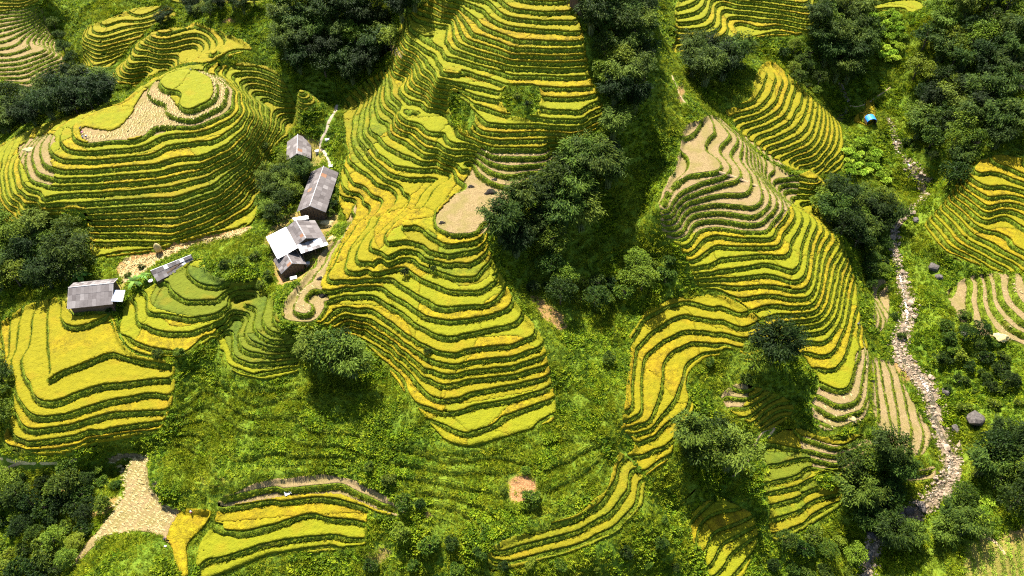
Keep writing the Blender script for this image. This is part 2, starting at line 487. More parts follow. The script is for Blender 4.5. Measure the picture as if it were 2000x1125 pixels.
def tps_eval(fit, x, y):
    X, w = fit
    out = np.empty(len(x)); n = len(X)
    for a in range(0, len(x), 4000):
        Q = np.stack([x[a:a + 4000], y[a:a + 4000]], 1) / 100.0
        r2 = (Q ** 2).sum(1)[:, None] + (X ** 2).sum(1)[None] - 2 * Q @ X.T
        np.clip(r2, 1e-12, None, out=r2)
        out[a:a + 4000] = (0.5 * r2 * np.log(r2)) @ w[:n] + w[n] + Q @ w[n + 1:]
    return out
fit = tps_fit(PX, PY, PZ, 2e-4)
CX0, CY0, CH = -300.0, 30.0, 2.0
CNX, CNY = 301, 191
gx, gy = np.meshgrid(CX0 + CH * np.arange(CNX), CY0 + CH * np.arange(CNY), indexing='ij')
COARSE = np.clip(tps_eval(fit, gx.ravel(), gy.ravel()).reshape(CNX, CNY), -25, 100)

def height(x, y):
    """smooth hillside height, cubic interpolation of the coarse survey grid"""
    X = np.clip((np.asarray(x, float) - CX0) / CH, 1.001, CNX - 3.001)
    Y = np.clip((np.asarray(y, float) - CY0) / CH, 1.001, CNY - 3.001)
    i = X.astype(int); j = Y.astype(int); fx = X - i; fy = Y - j
    def w(t):
        return (-.5 * t + t * t - .5 * t ** 3, 1 - 2.5 * t * t + 1.5 * t ** 3, .5 * t + 2 * t * t - 1.5 * t ** 3, -.5 * t * t + .5 * t ** 3)
    wx, wy = w(fx), w(fy)
    out = 0
    for a in range(4):
        row = 0
        for b in range(4):
            row = row + wy[b] * COARSE[i + a - 1, j + b - 1]
        out = out + wx[a] * row
    return out

def hit(u, v):
    """where the sight line through photo point (u, v) meets the hillside"""
    u = np.atleast_1d(np.asarray(u, float)); v = np.atleast_1d(np.asarray(v, float))
    d = ray(u, v)
    t = np.full(len(u), 90.0); done = np.zeros(len(u), bool); lo = t.copy()
    for _ in range(520):
        x, y, z = d[:, 0] * t, d[:, 1] * t, CAMZ + d[:, 2] * t
        below = z <= height(x, y)
        done |= below
        lo = np.where(done, lo, t)
        t = np.where(done, t, t + 1.0)
        if done.all(): break
    hi = t.copy()
    for _ in range(12):
        mid = (lo + hi) / 2
        x, y, z = d[:, 0] * mid, d[:, 1] * mid, CAMZ + d[:, 2] * mid
        b = z <= height(x, y)
        hi = np.where(b, mid, hi); lo = np.where(b, lo, mid)
    x, y = d[:, 0] * hi, d[:, 1] * hi
    return np.stack([x, y, height(x, y)], 1)

def world_poly(s, smooth=2):
    P = densify(np.vstack([nums(s), nums(s)[:1]]), 30.0)[:-1]
    W = hit(P[:, 0], P[:, 1])[:, :2]
    return chaikin(W, smooth)

def sdist(poly, x, y):
    """signed distance to a polygon, positive inside"""
    d2 = np.full(x.shape, 1e9); ins = np.zeros(x.shape, bool)
    Q = np.roll(poly, -1, 0)
    for (ax, ay), (bx, by) in zip(poly, Q):
        ex, ey = bx - ax, by - ay
        l2 = ex * ex + ey * ey + 1e-12
        t = np.clip(((x - ax) * ex + (y - ay) * ey) / l2, 0, 1)
        d2 = np.minimum(d2, (x - ax - t * ex) ** 2 + (y - ay - t * ey) ** 2)
        if ay != by:
            c = (ay > y) != (by > y)
            ins ^= c & (x < ex * (y - ay) / (by - ay) + ax)
    d = np.sqrt(d2)
    return np.where(ins, d, -d)

def sdist_box(poly, x, y, pad=3.0):
    out = np.full(x.shape, -99.0)
    b = (x > poly[:, 0].min() - pad) & (x < poly[:, 0].max() + pad) & (y > poly[:, 1].min() - pad) & (y < poly[:, 1].max() + pad)
    if b.any(): out[b] = sdist(poly, x[b], y[b])
    return out

# ------------------------------------------------------------------ terraced fields: outline, lowest level, step, riser width, crop
REGIONS = [
 dict(k='A', poly='845 -12 1118 -12 1140 60 1155 160 1185 215 1180 250 1100 300 1045 352 1022 380 960 440 952 470 972 520 1003 580 1062 660 1072 700 1090 800 1080 828 1000 854 920 882 868 868 828 818 788 768 740 702 700 662 650 642 605 640 553 638 545 600 588 545 640 478 682 438 660 402 662 340 675 320 668 200 718 150 762 125 776 60 812 20',
      z0=22.0, step=1.5, rw=1.0, crop='rice_gold', label='tall central spur of golden rice terraces below the hilltop houses'),
 dict(k='E', poly='-30 300 40 264 100 238 160 222 240 202 288 160 350 135 430 122 470 118 540 130 565 175 630 195 632 212 590 240 560 262 535 290 522 345 505 415 492 440 430 458 350 478 300 496 178 508 165 440 112 424 60 444 -30 444',
      z0=28.0, step=1.5, rw=1.15, crop='rice_gold', label='rounded left hill ringed by rice terraces with a flat golden top'),
 dict(k='B', poly='512 540 420 498 370 512 300 555 236 592 228 640 245 685 300 700 362 706 395 675 425 662 424 700 445 730 500 748 590 730 592 662 550 642 545 600 530 572',
      z0=24.0, step=1.5, rw=1.25, crop='rice_gold', label='low spur of yellow green terraces right of the lowest farmhouse'),
 dict(k='P', poly='-12 640 60 592 128 577 138 618 225 612 232 650 260 692 345 704 345 740 340 782 327 832 308 852 230 867 120 892 20 892 4 862 28 800 26 740 -12 700',
      z0=25.5 - 1.75 * 9, step=1.75, rw=1.5, crop='rice_ripe', label='terraces stepping down below the lowest farmhouse at the left edge'),
 dict(k='Q', poly='165 902 205 884 250 876 292 874 290 925 300 958 345 992 422 990 412 1022 366 1060 380 1135 345 1135 330 1062 290 1038 215 1045 172 1080 146 1118 134 1110 165 1062 205 1014 240 975 246 940 236 912 205 898',
      z0=7.5, step=7.0, zo=2.8, rw=1.0, crop='stubble', label='half harvested saddle field with rows of cut straw'),
 dict(k='O', poly='420 972 500 938 640 918 722 942 802 1000 792 1014 720 1004 722 1068 640 1080 515 1092 430 1135 380 1135 385 1060 420 1020',
      z0=8.0, step=1.6, rw=1.3, crop='rice_ripe', label='narrow curved terraces at the lower left below the green slope'),
 dict(k='N', poly='1205 868 1238 888 1264 920 1258 990 1200 1050 1100 1090 950 1125 950 1068 1040 1028 1130 1000 1188 945',
      z0=13.2, step=1.4, rw=1.35, crop='rice_green', label='three long curved terraces at the bottom centre'),
 dict(k='D', poly='1190 852 1208 740 1223 660 1260 608 1320 578 1400 566 1462 604 1512 650 1505 712 1450 712 1390 692 1348 722 1338 762 1362 800 1322 852 1312 902 1250 942 1222 890',
      z0=10.0, step=1.4, rw=1.1, crop='rice_ripe', label='bowl of curved golden terraces left of the lone dark tree'),
 dict(k='C', poly='1335 240 1400 224 1480 298 1540 338 1602 342 1622 362 1594 408 1652 488 1674 560 1684 640 1702 690 1702 790 1682 836 1600 846 1578 802 1592 745 1556 692 1452 600 1400 568 1358 563 1348 540 1328 482 1298 470 1276 402 1318 322',
      z0=10.0, step=1.4, rw=0.95, crop='rice_gold', label='right hand spur with brown harvested terraces above golden ones'),
 dict(k='S', poly='1692 690 1740 700 1782 780 1826 850 1802 902 1752 884 1712 864 1700 780',
      z0=3.0, step=1.3, rw=0.9, crop='stubble', label='narrow harvested strips beside the rocky stream'),
 dict(k='S2', poly='1702 545 1735 538 1742 590 1735 640 1715 660 1700 620', z0=8.2, step=1.2, rw=0.7, crop='stubble', label='small bare plots above the rocky stream'),
 dict(k='S3', poly='1738 928 1830 905 1828 945 1780 948', z0=0.9, step=1.3, rw=0.7, crop='stubble', label='small fan shaped bare plot at the bend of the stream'),
 dict(k='M', poly='1490 862 1540 828 1600 850 1692 844 1722 862 1665 914 1640 940 1655 985 1600 1018 1512 1068 1495 1030 1505 985 1480 945 1495 905 1478 890',
      z0=10.0 - 14, step=1.4, rw=1.1, crop='rice_green', label='small stepped fields between the dark trees at lower right'),
 dict(k='D2', poly='1398 768 1440 742 1492 758 1532 768 1562 800 1532 828 1490 850 1462 832 1420 806', z0=6.0, step=1.1, rw=.9, crop='rice_green', label='small stepped plots below the feathery tree'),
 dict(k='R', poly='1340 1062 1348 990 1400 968 1472 1000 1484 1050 1452 1135 1380 1135 1368 1080', z0=-6.5, step=1.25, rw=0.9, crop='rice_gold', label='little squiggly golden terraces at the bottom edge'),
 dict(k='R2', poly='1300 990 1338 968 1362 945 1372 962 1340 985 1310 1000', z0=2.0, step=3.0, rw=0.8, crop='rice_ripe', label='single golden strip below the big tree clump'),
 dict(k='J', poly='1408 216 1468 192 1470 150 1500 108 1532 140 1582 190 1642 240 1652 310 1642 342 1540 332 1500 312 1450 270',
      z0=16.0, step=1.4, rw=0.9, crop='rice_ripe', label='fan of ochre terraces above the stream fork'),
 dict(k='J2', poly='1662 240 1672 222 1690 218 1688 195 1705 188 1712 200 1710 245 1690 252', z0=19.0, step=1.8, rw=0.6, crop='rice_ripe', label='small golden plots around the blue hut'),
 dict(k='I', poly='1312 20 1330 -12 1592 -12 1590 72 1520 72 1460 78 1430 106 1340 102 1300 92 1320 60', z0=40.0, step=1.4, rw=1.0, crop='rice_gold', label='far bright green gold terraces at the top right of centre'),
 dict(k='U', poly='1690 -15 1835 -15 1805 24 1700 26', z0=38.0, step=1.4, rw=1.0, crop='rice_gold', label='far golden terraces at the top right edge'),
 dict(k='K', poly='1795 440 1850 385 1890 322 1950 300 2020 318 2020 545 1960 538 1900 518 1840 502', z0=12.0, step=1.5, rw=1.0, crop='rice_ripe', label='golden terraces on the right bank above the stream'),
 dict(k='L', poly='1840 562 1900 532 1960 532 2020 512 2020 695 1960 664 1900 655 1860 612', z0=8.0, step=1.5, rw=2.0, crop='stubble', label='harvested terraces at the right edge'),
 dict(k='F', poly='-40 -20 85 -20 95 60 130 100 142 150 140 182 60 174 -40 152', z0=28.0, step=0.85, rw=.75, crop='rice_green', label='far hillside of thin pale terraces at the top left corner'),
 dict(k='G', poly='165 60 250 20 330 8 352 30 290 60 242 108 200 146 160 142', z0=32.0, step=.95, rw=.8, crop='rice_ripe', label='far golden terraces beside the ravine at upper left'),
 dict(k='H', poly='200 172 242 122 290 62 380 45 432 60 472 76 502 100 432 112 420 128 350 131 285 158', z0=31.0, step=1.4, rw=1.0, crop='rice_ripe', label='hollow of golden terraces behind the left hill'),
 dict(k='W1', poly='345 745 430 738 500 758 590 742 640 800 700 835 740 870 700 915 620 912 500 925 425 955 350 945 330 880', z0=1.0, step=1.2, rw=1.5, crop='ledge', label='overgrown green ledges on the slope at lower left of centre'),
 dict(k='W2', poly='760 850 860 888 1000 876 1090 846 1185 850 1180 930 1120 985 1030 1020 930 1050 830 1000 740 930', z0=1.0, step=1.2, rw=1.5, crop='ledge', label='overgrown green ledges below the central spur'),
 dict(k='V', poly='300 -15 560 -15 520 8 400 12 330 6', z0=45.0, step=1.4, rw=1.0, crop='rice_gold', label='distant golden fields along the top left edge'),
]
# plots already harvested, plots still green, and patches of scrub inside the terraces
CROP_PATCH = [
 ('stubble', '917 330 930 285 1080 290 1105 300 1045 352 1022 380 945 455 913 464 883 464 853 447 850 420 890 380'),
 ('stubble', '690 390 710 405 690 440 650 490 622 560 648 580 622 620 600 640 550 640 543 602 590 545 640 480 680 430'),
 ('stubble', '150 252 185 240 240 235 262 205 290 165 350 136 395 138 440 155 460 185 450 215 425 235 385 250 330 250 290 268 240 278 170 284'),
 ('rice_gold', '307 160 325 180 345 200 352 216 378 218 408 203 420 180 412 153 380 138 340 140'),
 ('rice_gold', '160 245 175 225 262 203 258 220 225 255'),
 ('stubble', '30 290 75 262 115 262 95 300 110 345 100 370 55 350'),
 ('stubble', '1330 235 1400 220 1500 300 1560 335 1560 380 1520 440 1490 455 1400 445 1360 452 1300 480 1270 400'),
 ('stubble', '1590 745 1608 765 1660 768 1672 735 1665 690 1700 680 1710 800 1690 850 1590 850 1575 800'),
 ('stubble', '1560 848 1640 872 1700 845 1725 865 1660 915 1580 912 1565 880'),
 ('stubble', '420 965 500 935 640 915 725 940 805 1000 790 1016 715 985 660 962 560 968 430 990'),
 ('rice_gold', '358 984 430 992 412 1024 366 1060 384 1140 345 1140 335 1062 322 1050 345 1010'),
 ('stubble', '300 850 330 850 320 900 330 945 370 970 360 985 318 975 296 930'),
 ('rice_dark', '430 640 480 590 545 560 560 640 600 650 600 705 510 722 455 700'),
 ('rice_dark', '360 520 500 535 510 590 430 625 340 612 290 600 300 560'),
 ('rice_green', '470 118 540 130 565 175 632 195 632 214 590 242 560 264 530 300 515 380 470 405 400 430 250 440 180 440 165 400 250 370 350 350 430 320 480 280 500 230 470 170'),
 ('rice_ripe', '690 330 760 350 830 330 900 340 850 420 770 440 720 520 640 560 640 520 690 430 700 400 675 360'),
 ('rice_ripe', '640 600 720 590 860 660 1010 650 1060 690 1050 760 900 790 820 770 720 670'),
 ('rice_ripe', '930 240 1100 262 1090 290 930 285'),
 ('rice_ripe', '1000 0 1120 0 1140 80 1000 90 900 60'),
 ('rice_green', '780 440 850 450 860 480 940 480 960 540 900 560 830 510'),
 ('rice_green', '660 190 700 160 770 150 790 200 760 250 690 330'),
 ('stubble', '1400 765 1440 745 1470 760 1450 800 1420 805'),
 ('rice_dark', '1490 880 1580 880 1590 910 1580 935 1500 940'),
 ('stubble', '-40 30 85 10 140 160 60 174 -40 152'),
 ('rice_gold', '380 1070 400 1020 440 1020 720 1000 725 1070 640 1080 515 1092 430 1140 378 1140'),
]
SCRUB = [
 '985 928 1050 918 1062 975 992 990',
 '985 172 1045 168 1055 185 1050 225 1000 228 980 200',
 '880 180 905 195 930 230 912 262 890 240 880 215',
 '125 410 165 415 170 455 140 450',
 '395 505 445 488 525 470 530 500 500 545 430 545 408 530',
 '640 452 650 440 680 438 662 475',
 '1190 840 1215 838 1240 865 1225 890 1200 870',
 '1405 680 1450 690 1452 720 1410 722',
 '1560 690 1600 745 1585 780 1560 760',
 '1600 925 1635 935 1625 955 1595 945',
 '1222 660 1232 662 1222 745 1210 850 1198 850 1206 740',
]
SOIL = [
 ('512 452 560 418 650 402 664 430 640 478 604 540 545 562 525 500', .55), ('556 262 620 268 640 330 600 330 560 310', .45), ('120 612 232 606 250 560 232 548 130 560', .4),
 ('990 935 1045 925 1055 970 1000 982', 1.0), ('1035 575 1065 580 1115 640 1105 650 1085 640 1060 630', .8), ('430 38 455 32 462 45 435 52', 1.0),
 ('540 535 555 530 560 555 545 560', 1.0), ('600 45 612 50 608 75 595 60', .9), ('610 85 630 75 628 100 615 105', .8), ('225 515 300 470 380 455 490 440 480 455 380 480 300 525 240 555', .85),
 ('620 420 650 425 655 465 640 490 625 470', .6), ('1960 140 2010 100 2010 175 1970 180', .6), ('755 85 780 98 775 115 755 100', .8), ('60 650 80 640 88 680 72 690', .7), ('700 1075 760 1070 770 1090 720 1100', .5),
 ('820 990 850 985 855 1015 825 1020', .9), ('1325 160 1340 175 1335 200 1320 195', .8), ('1735 690 1790 700 1800 740 1750 745', .75), ('100 935 160 960 150 975 95 950', .6), ('185 985 235 955 220 1000 180 1010', .7),
 ('1900 1040 1960 1050 2000 1020 2010 1035 1960 1075 1900 1060', .6), ('1875 1060 2015 1043 2015 1140 1882 1140', .4),
]

# ------------------------------------------------------------------ grid of the whole landscape
ys = [47.0]
while ys[-1] < 372.0: ys.append(ys[-1] + 0.46 + 0.34 * min(1, max(0, (ys[-1] - 90) / 220)))
ys = np.array(ys)
xs = np.arange(-262, 262.01, 0.56)
GX, GY = np.meshgrid(xs, ys, indexing='ij')
NX, NY = GX.shape
gX = GX.ravel(); gY = GY.ravel()
gZ = height(gX, gY)
def project(x, y, z):
    dy, dz = y, z - CAMZ
    dep = dy * CP - dz * SP
    return 1000 + FPX * x / dep, 562.5 - FPX * (dy * SP + dz * CP) / dep
pu, pv = project(gX, gY, gZ)
inview = (pu > -130) & (pu < 2130) & (pv > -110) & (pv < 1260)
reg = np.full(len(gX), -1, int); rd = np.full(len(gX), -9.0)
POLY = {}
for i, R in enumerate(REGIONS):
    R['w'] = world_poly(R['poly']); POLY[R['k']] = R['w']
    d = sdist_box(R['w'], gX, gY)
    better = (d > 0) & (d > rd)
    reg[better] = i; rd[better] = d[better]
SCRUBW = [world_poly(s) for s in SCRUB]
scrub = np.full(len(gX), -99.0)
for w in SCRUBW: scrub = np.maximum(scrub, sdist_box(w, gX, gY))
rd = np.where(reg >= 0, np.minimum(rd, -scrub), rd)
off = (reg >= 0) & (rd <= 0)
reg[off] = -1
# phase field and its slope
zz = gZ.reshape(NX, NY)
dzx = np.gradient(zz, xs, axis=0); dzy = np.gradient(zz, ys, axis=1)
slope = np.hypot(dzx, dzy).ravel()
wob = .24 * vnoise(gX, gY, 17, 1) + .05 * vnoise(gX, gY, 5.5, 2) + .2 * np.tanh(9 * vnoise(gX, gY, 24, 8))
steps = np.array([R['step'] for R in REGIONS] + [1.0]); z0s = np.array([R['z0'] for R in REGIONS] + [0.0]); rws = np.array([R['rw'] for R in REGIONS] + [1.0])
ph = (gZ - z0s[reg]) / steps[reg] + wob * np.clip(slope / .25, .15, 1)
near = np.abs(ph - np.round(ph)) < .015
ph = np.where(near, np.round(ph), ph)
gs = np.clip(slope, .03, 1.2) / steps[reg]
rfr = np.clip(.56 * rws[reg] * (1 + .4 * vnoise(gX, gY, 9, 3)) * gs, .06, np.where(np.isin(reg, [i for i, R in enumerate(REGIONS) if R['crop'] == 'ledge']), .45, .31))
bfr = np.clip(.34 * gs, .01, .16)
# unterraced ground: tussocky relief
lump = .35 * vnoise(gX, gY, 4.2, 4) + .22 * vnoise(gX, gY, 1.9, 5) + .5 * vnoise(gX, gY, 11, 6)
# forgotten, overgrown steps on the green slopes
ov = (gZ - 1.0) / 2.3 + .25 * vnoise(gX, gY, 10, 7)
of = ov - np.floor(ov)
over = 2.3 * (np.floor(ov) + sstep(.45, 1.0, of)) + 1.0 - 2.3 * .25 * vnoise(gX, gY, 10, 7)
OVERW = world_poly('345 740 430 735 500 760 590 740 640 800 740 830 860 880 1000 870 1090 840 1180 850 1190 940 1040 1010 940 1060 800 1010 660 910 500 930 420 960 340 940 320 860')
om = sstep(0, 6, sdist_box(OVERW, gX, gY)) * .5
gG = (gZ * (1 - om) + over * om) + lump * np.where(reg >= 0, 0, 1) * sstep(0, 2.5, -np.maximum(rd, -9) - 0) 
gG = np.where(reg >= 0, gZ, gG)
CELL = (inview.reshape(NX, NY)[:-1, :-1] & inview.reshape(NX, NY)[1:, 1:])
ci, cj = np.nonzero(CELL)
a = ci * NY + cj
b_ = a + NY; c_ = a + NY + 1; d_ = a + 1
alt = ((ci + cj) % 2 == 0)
T1 = np.where(alt[:, None], np.stack([a, b_, c_], 1), np.stack([a, b_, d_], 1))
T2 = np.where(alt[:, None], np.stack([a, c_, d_], 1), np.stack([b_, c_, d_], 1))
TRI = np.vstack([T1, T2])
tr = reg[TRI]
treg = np.where((tr[:, 0] == tr[:, 1]) & (tr[:, 1] == tr[:, 2]), tr[:, 0], -1)

# ------------------------------------------------------------------ cutting triangles along terrace edges
def cut(V, T, S, tag):
    """split triangles where corner values S change sign; returns V, T, tag"""
    S = np.where(np.abs(S) < 1e-5, 0.0, S)
    sg = np.sign(S)
    cross = (sg.max(1) > 0) & (sg.min(1) < 0)
    if not cross.any(): return V, T, tag
    keepT, keeptag = T[~cross], tag[~cross]
    Tc, Sc, sc, tc = T[cross], S[cross], sg[cross], tag[cross]
    zc = (sc == 0).sum(1)
    edges, params = [], []
    # one corner on the line
    i1 = np.nonzero(zc == 1)[0]
    k = np.argmax(sc[i1] == 0, 1)
    rr = (k[:, None] + np.arange(3)) % 3
    A1 = Tc[i1][np.arange(len(i1))[:, None], rr]; S1 = Sc[i1][np.arange(len(i1))[:, None], rr]
    i2 = np.nonzero(zc == 0)[0]
    pos = (sc[i2] > 0).sum(1) == 1
    k = np.where(pos, np.argmax(sc[i2] > 0, 1), np.argmax(sc[i2] < 0, 1))
    rr = (k[:, None] + np.arange(3)) % 3
    A2 = Tc[i2][np.arange(len(i2))[:, None], rr]; S2 = Sc[i2][np.arange(len(i2))[:, None], rr]
    ea = np.concatenate([A1[:, 1], A2[:, 0], A2[:, 0]]); eb = np.concatenate([A1[:, 2], A2[:, 1], A2[:, 2]])
    sa = np.concatenate([S1[:, 1], S2[:, 0], S2[:, 0]]); sb = np.concatenate([S1[:, 2], S2[:, 1], S2[:, 2]])
    sw = ea > eb
    ea, eb = np.where(sw, eb, ea), np.where(sw, ea, eb)
    sa, sb = np.where(sw, sb, sa), np.where(sw, sa, sb)
    key = ea.astype(np.int64) * (len(V) + 1) + eb
    uq, first, inv = np.unique(key, return_index=True, return_inverse=True)
    t = (sa / (sa - sb))[first][:, None]
    NV = V[ea[first]] * (1 - t) + V[eb[first]] * t
    ids = len(V) + inv
    n1, n2 = len(A1), len(A2)
    m = ids[:n1]; p, q = ids[n1:n1 + n2], ids[n1 + n2:]
    newT = np.vstack([keepT,
                      np.stack([A1[:, 0], A1[:, 1], m], 1), np.stack([A1[:, 0], m, A1[:, 2]], 1),
                      np.stack([A2[:, 0], p, q], 1), np.stack([p, A2[:, 1], A2[:, 2]], 1), np.stack([p, A2[:, 2], q], 1)])
    newtag = np.concatenate([keeptag, tc[i1], tc[i1], tc[i2], tc[i2], tc[i2]])
    return np.vstack([V, NV]), newT, newtag

def components(T, nv):
    lab = np.arange(nv)
    for _ in range(200):
        m = lab[T].min(1)
        new = lab.copy()
        for c in range(3): np.minimum.at(new, T[:, c], m)
        new = new[new]
        if (new == lab).all(): break
        lab = new
    return lab[T[:, 0]]

PATCHW = [(kind, world_poly(s)) for kind, s in CROP_PATCH]
BANKS = []          # bank triangles (for sowing grass later)
TERRACES = []       # (mesh name data) kept for straw, people...
LEDGE_TRI = []
FLATZ = {}
def region_build(ri):
    R = REGIONS[ri]
    T0 = TRI[treg == ri]
    if not len(T0): return
    used, inv = np.unique(T0, return_inverse=True)
    T = inv.reshape(-1, 3)
    # columns: x y phase dist rf bf zsmooth
    V = np.column_stack([gX[used], gY[used], ph[used], rd[used], rfr[used], bfr[used], gZ[used]])
    tag = np.zeros(len(T), int)
    for _ in range(8):
        P = V[T, 2]
        c = np.floor(P.min(1) + 1e-6) + 1
        S = P - c[:, None]
        n0 = len(T)
        V, T, tag = cut(V, T, S, tag)
        if len(T) == n0: break
    k = np.floor(V[T, 2].mean(1)).astype(int)
    S = (V[T, 2] - k[:, None]) - (1 - V[T, 4])
    V, T, k = cut(V, T, S, k)
    f = V[T, 2] - k[:, None]
    riser = f.mean(1) > (1 - V[T, 4]).mean(1)
    Tr, kr = T[riser], k[riser]
    Tb, kb = T[~riser], k[~riser]
    S = (V[Tb, 2] - kb[:, None]) - V[Tb, 5]
    V, Tb, kb = cut(V, Tb, S, kb)
    f = V[Tb, 2] - kb[:, None]
    bund = f.mean(1) < V[Tb, 5].mean(1)
    Tu = Tb[bund]; Tp = Tb[~bund]; kp = kb[~bund]
    fr = .45 + .45 * vnoise(V[:, 0], V[:, 1], 6.0, 11 + ri)
    V = np.column_stack([V, V[:, 3] - fr])
    V, Tp, kp = cut(V, Tp, V[Tp, 7], kp)
    infield = V[Tp, 7].mean(1) > 0
    Tf = Tp[~infield]; Tp = Tp[infield]; kp = kp[infield]
    # heights
    kk = np.floor(V[:, 2] + 1e-5); ff = V[:, 2] - kk
    up = np.clip((ff - (1 - V[:, 4])) / V[:, 4], 0, 1)
    zt = R['z0'] + R.get('zo', 0.0) + R['step'] * (kk + up)
    m = sstep(.75, 1.7, V[:, 3])
    z = V[:, 6] * (1 - m) + zt * m
    XYZ = np.column_stack([V[:, :2], z])
    # bank mesh (risers, bunds, grassy margins)
    Tbank = np.vstack([Tr, Tu, Tf])
    ub, ib = np.unique(Tbank, return_inverse=True)
    Bv = XYZ[ub].copy()
    Bv[:, 2] += .06 * rng.standard_normal(len(Bv))
    me = mesh_np('terraced_hillside', Bv, ib.reshape(-1, 3), True, [M['bank']])
    ho = link('terraced_hillside', me, kind='structure', label=R['label'])
    BANKS.append((ri, XYZ, Tr, np.vstack([Tu, Tf])))
    # paddies
    cx = XYZ[Tp].mean(1)
    kind = np.full(len(Tp), R['crop'], object)
    for kd, w in PATCHW:
        s = sdist_box(w, cx[:, 0], cx[:, 1])
        kind[s > 0] = kd
    if R['crop'] != 'ledge' and R['k'] not in ('P', 'N', 'Q', 'O'):
        wx = cx[:, 0] + 2.5 * vnoise(cx[:, 0], cx[:, 1], 8, 61); wy = cx[:, 1] + 2.5 * vnoise(cx[:, 0], cx[:, 1], 8, 62)
        near_s = SEEDS[(SEEDS[:, 0] > wx.min() - 60) & (SEEDS[:, 0] < wx.max() + 60) & (SEEDS[:, 1] > wy.min() - 60) & (SEEDS[:, 1] < wy.max() + 60)]
        cell = np.empty(len(wx), int)
        for a0 in range(0, len(wx), 20000):
            cell[a0:a0 + 20000] = ((wx[a0:a0 + 20000, None] - near_s[None, :, 0]) ** 2 + (wy[a0:a0 + 20000, None] - near_s[None, :, 1]) ** 2).argmin(1)
        kind = np.array([k_ + '|' + str(c_) if k_ != 'stubble' else k_ + '|0' for k_, c_ in zip(kind, cell)], object)
    else:
        kind = np.array([k_ + '|0' for k_ in kind], object)
    kinds = sorted(set(kind))
    comps = []
    for kd in kinds:
        sel = np.nonzero(kind == kd)[0]
        lab = components(Tp[sel], len(V))
        o = np.argsort(lab, kind='stable')
        ul, st = np.unique(lab[o], return_index=True)
        for a0, b0 in zip(st, list(st[1:]) + [len(o)]):
            idx = sel[o[a0:b0]]
            tri = Tp[idx]
            p = XYZ[tri]
            ar = np.abs(np.cross(p[:, 1, :2] - p[:, 0, :2], p[:, 2, :2] - p[:, 0, :2])).sum() / 2
            comps.append((ar, kd.split('|')[0], tri))
    comps.sort(key=lambda c: -c[0])
    small = {}
    cnt = 0
    for ar, kd, tri in comps:
        if ar < 1.5: 
            continue
        if ar < 9.0 or cnt >= 290:
            small.setdefault(kd, []).append(tri); continue
        cnt += 1
        paddy(ho, kd, XYZ, tri)
    for kd, lst in small.items():
        paddy(ho, kd, XYZ, np.vstack(lst), stuff=True)

NPADDY = [0]
SEEDS = np.random.default_rng(91).uniform((-290, 40), (290, 400), (300, 2))
def paddy(parent, kd, XYZ, tri, stuff=False):
    u, inv = np.unique(tri, return_inverse=True)
    t = inv.reshape(-1, 3)
    v = XYZ[u].copy()
    hgt = .10 if kd in ('stubble', 'ledge') else .62
    n = len(v)
    top = v.copy()
    e = np.vstack([t[:, [0, 1]], t[:, [1, 2]], t[:, [2, 0]]])
    key = np.sort(e, 1); kk = key[:, 0].astype(np.int64) * n + key[:, 1]
    uq, cn = np.unique(kk, return_counts=True)
    be = e[np.isin(kk, uq[cn == 1])]
    rim = np.zeros(n, bool); rim[be.ravel()] = True
    jit = {'stubble': .05, 'ledge': .16}.get(kd, .09)
    top[:, 2] += hgt + jit * rng.standard_normal(n) - (0 if kd in ('stubble', 'ledge') else .12) * rim
    V2 = np.vstack([top, v - [0, 0, .25]])
    Q = np.stack([be[:, 0] + n, be[:, 1] + n, be[:, 1], be[:, 0]], 1)
    name = {'stubble': 'harvested_terrace', 'ledge': 'grassy_ledge'}.get(kd, 'rice_terrace')
    me = mesh_np(name, V2, t, False, [M[kd]], None, Q)
    sm = np.zeros(len(me.polygons), bool); sm[:len(t)] = True
    me.polygons.foreach_set('use_smooth', sm)
    o = link(name, me, parent)
    if stuff: o['kind'] = 'stuff'
    NPADDY[0] += 1
    if kd == 'ledge': LEDGE_TRI.append(top[t])
    for c in (0,):
        TERRACES.append((kd, top, t))

# ground outside the terraces
gt = TRI[treg < 0]
used, inv = np.unique(gt, return_inverse=True)
gz_final = gG.copy()
gv = np.column_stack([gX[used], gY[used], gz_final[used]])
soil = np.zeros(len(used))
for s, amt in SOIL:
    w = world_poly(s)
    d = sdist_box(w, gX[used], gY[used], 6) + 1.2 * vnoise(gX[used], gY[used], 2.5, 21)
    soil = np.maximum(soil, amt * sstep(-.6, .8, d))
gme = mesh_np('hillside_ground', gv, inv.reshape(-1, 3), True, [M['ground']])
at = gme.attributes.new('soil', 'FLOAT', 'POINT'); at.data.foreach_set('value', soil.astype(np.float32))
ground = link('hillside_ground', gme, kind='structure', label='green unterraced hillside ground and valley floor')
GROUND_TRI = gv[inv.reshape(-1, 3)]
GROUND_SOIL = soil[inv.reshape(-1, 3)].mean(1)
for ri in range(len(REGIONS)): region_build(ri)

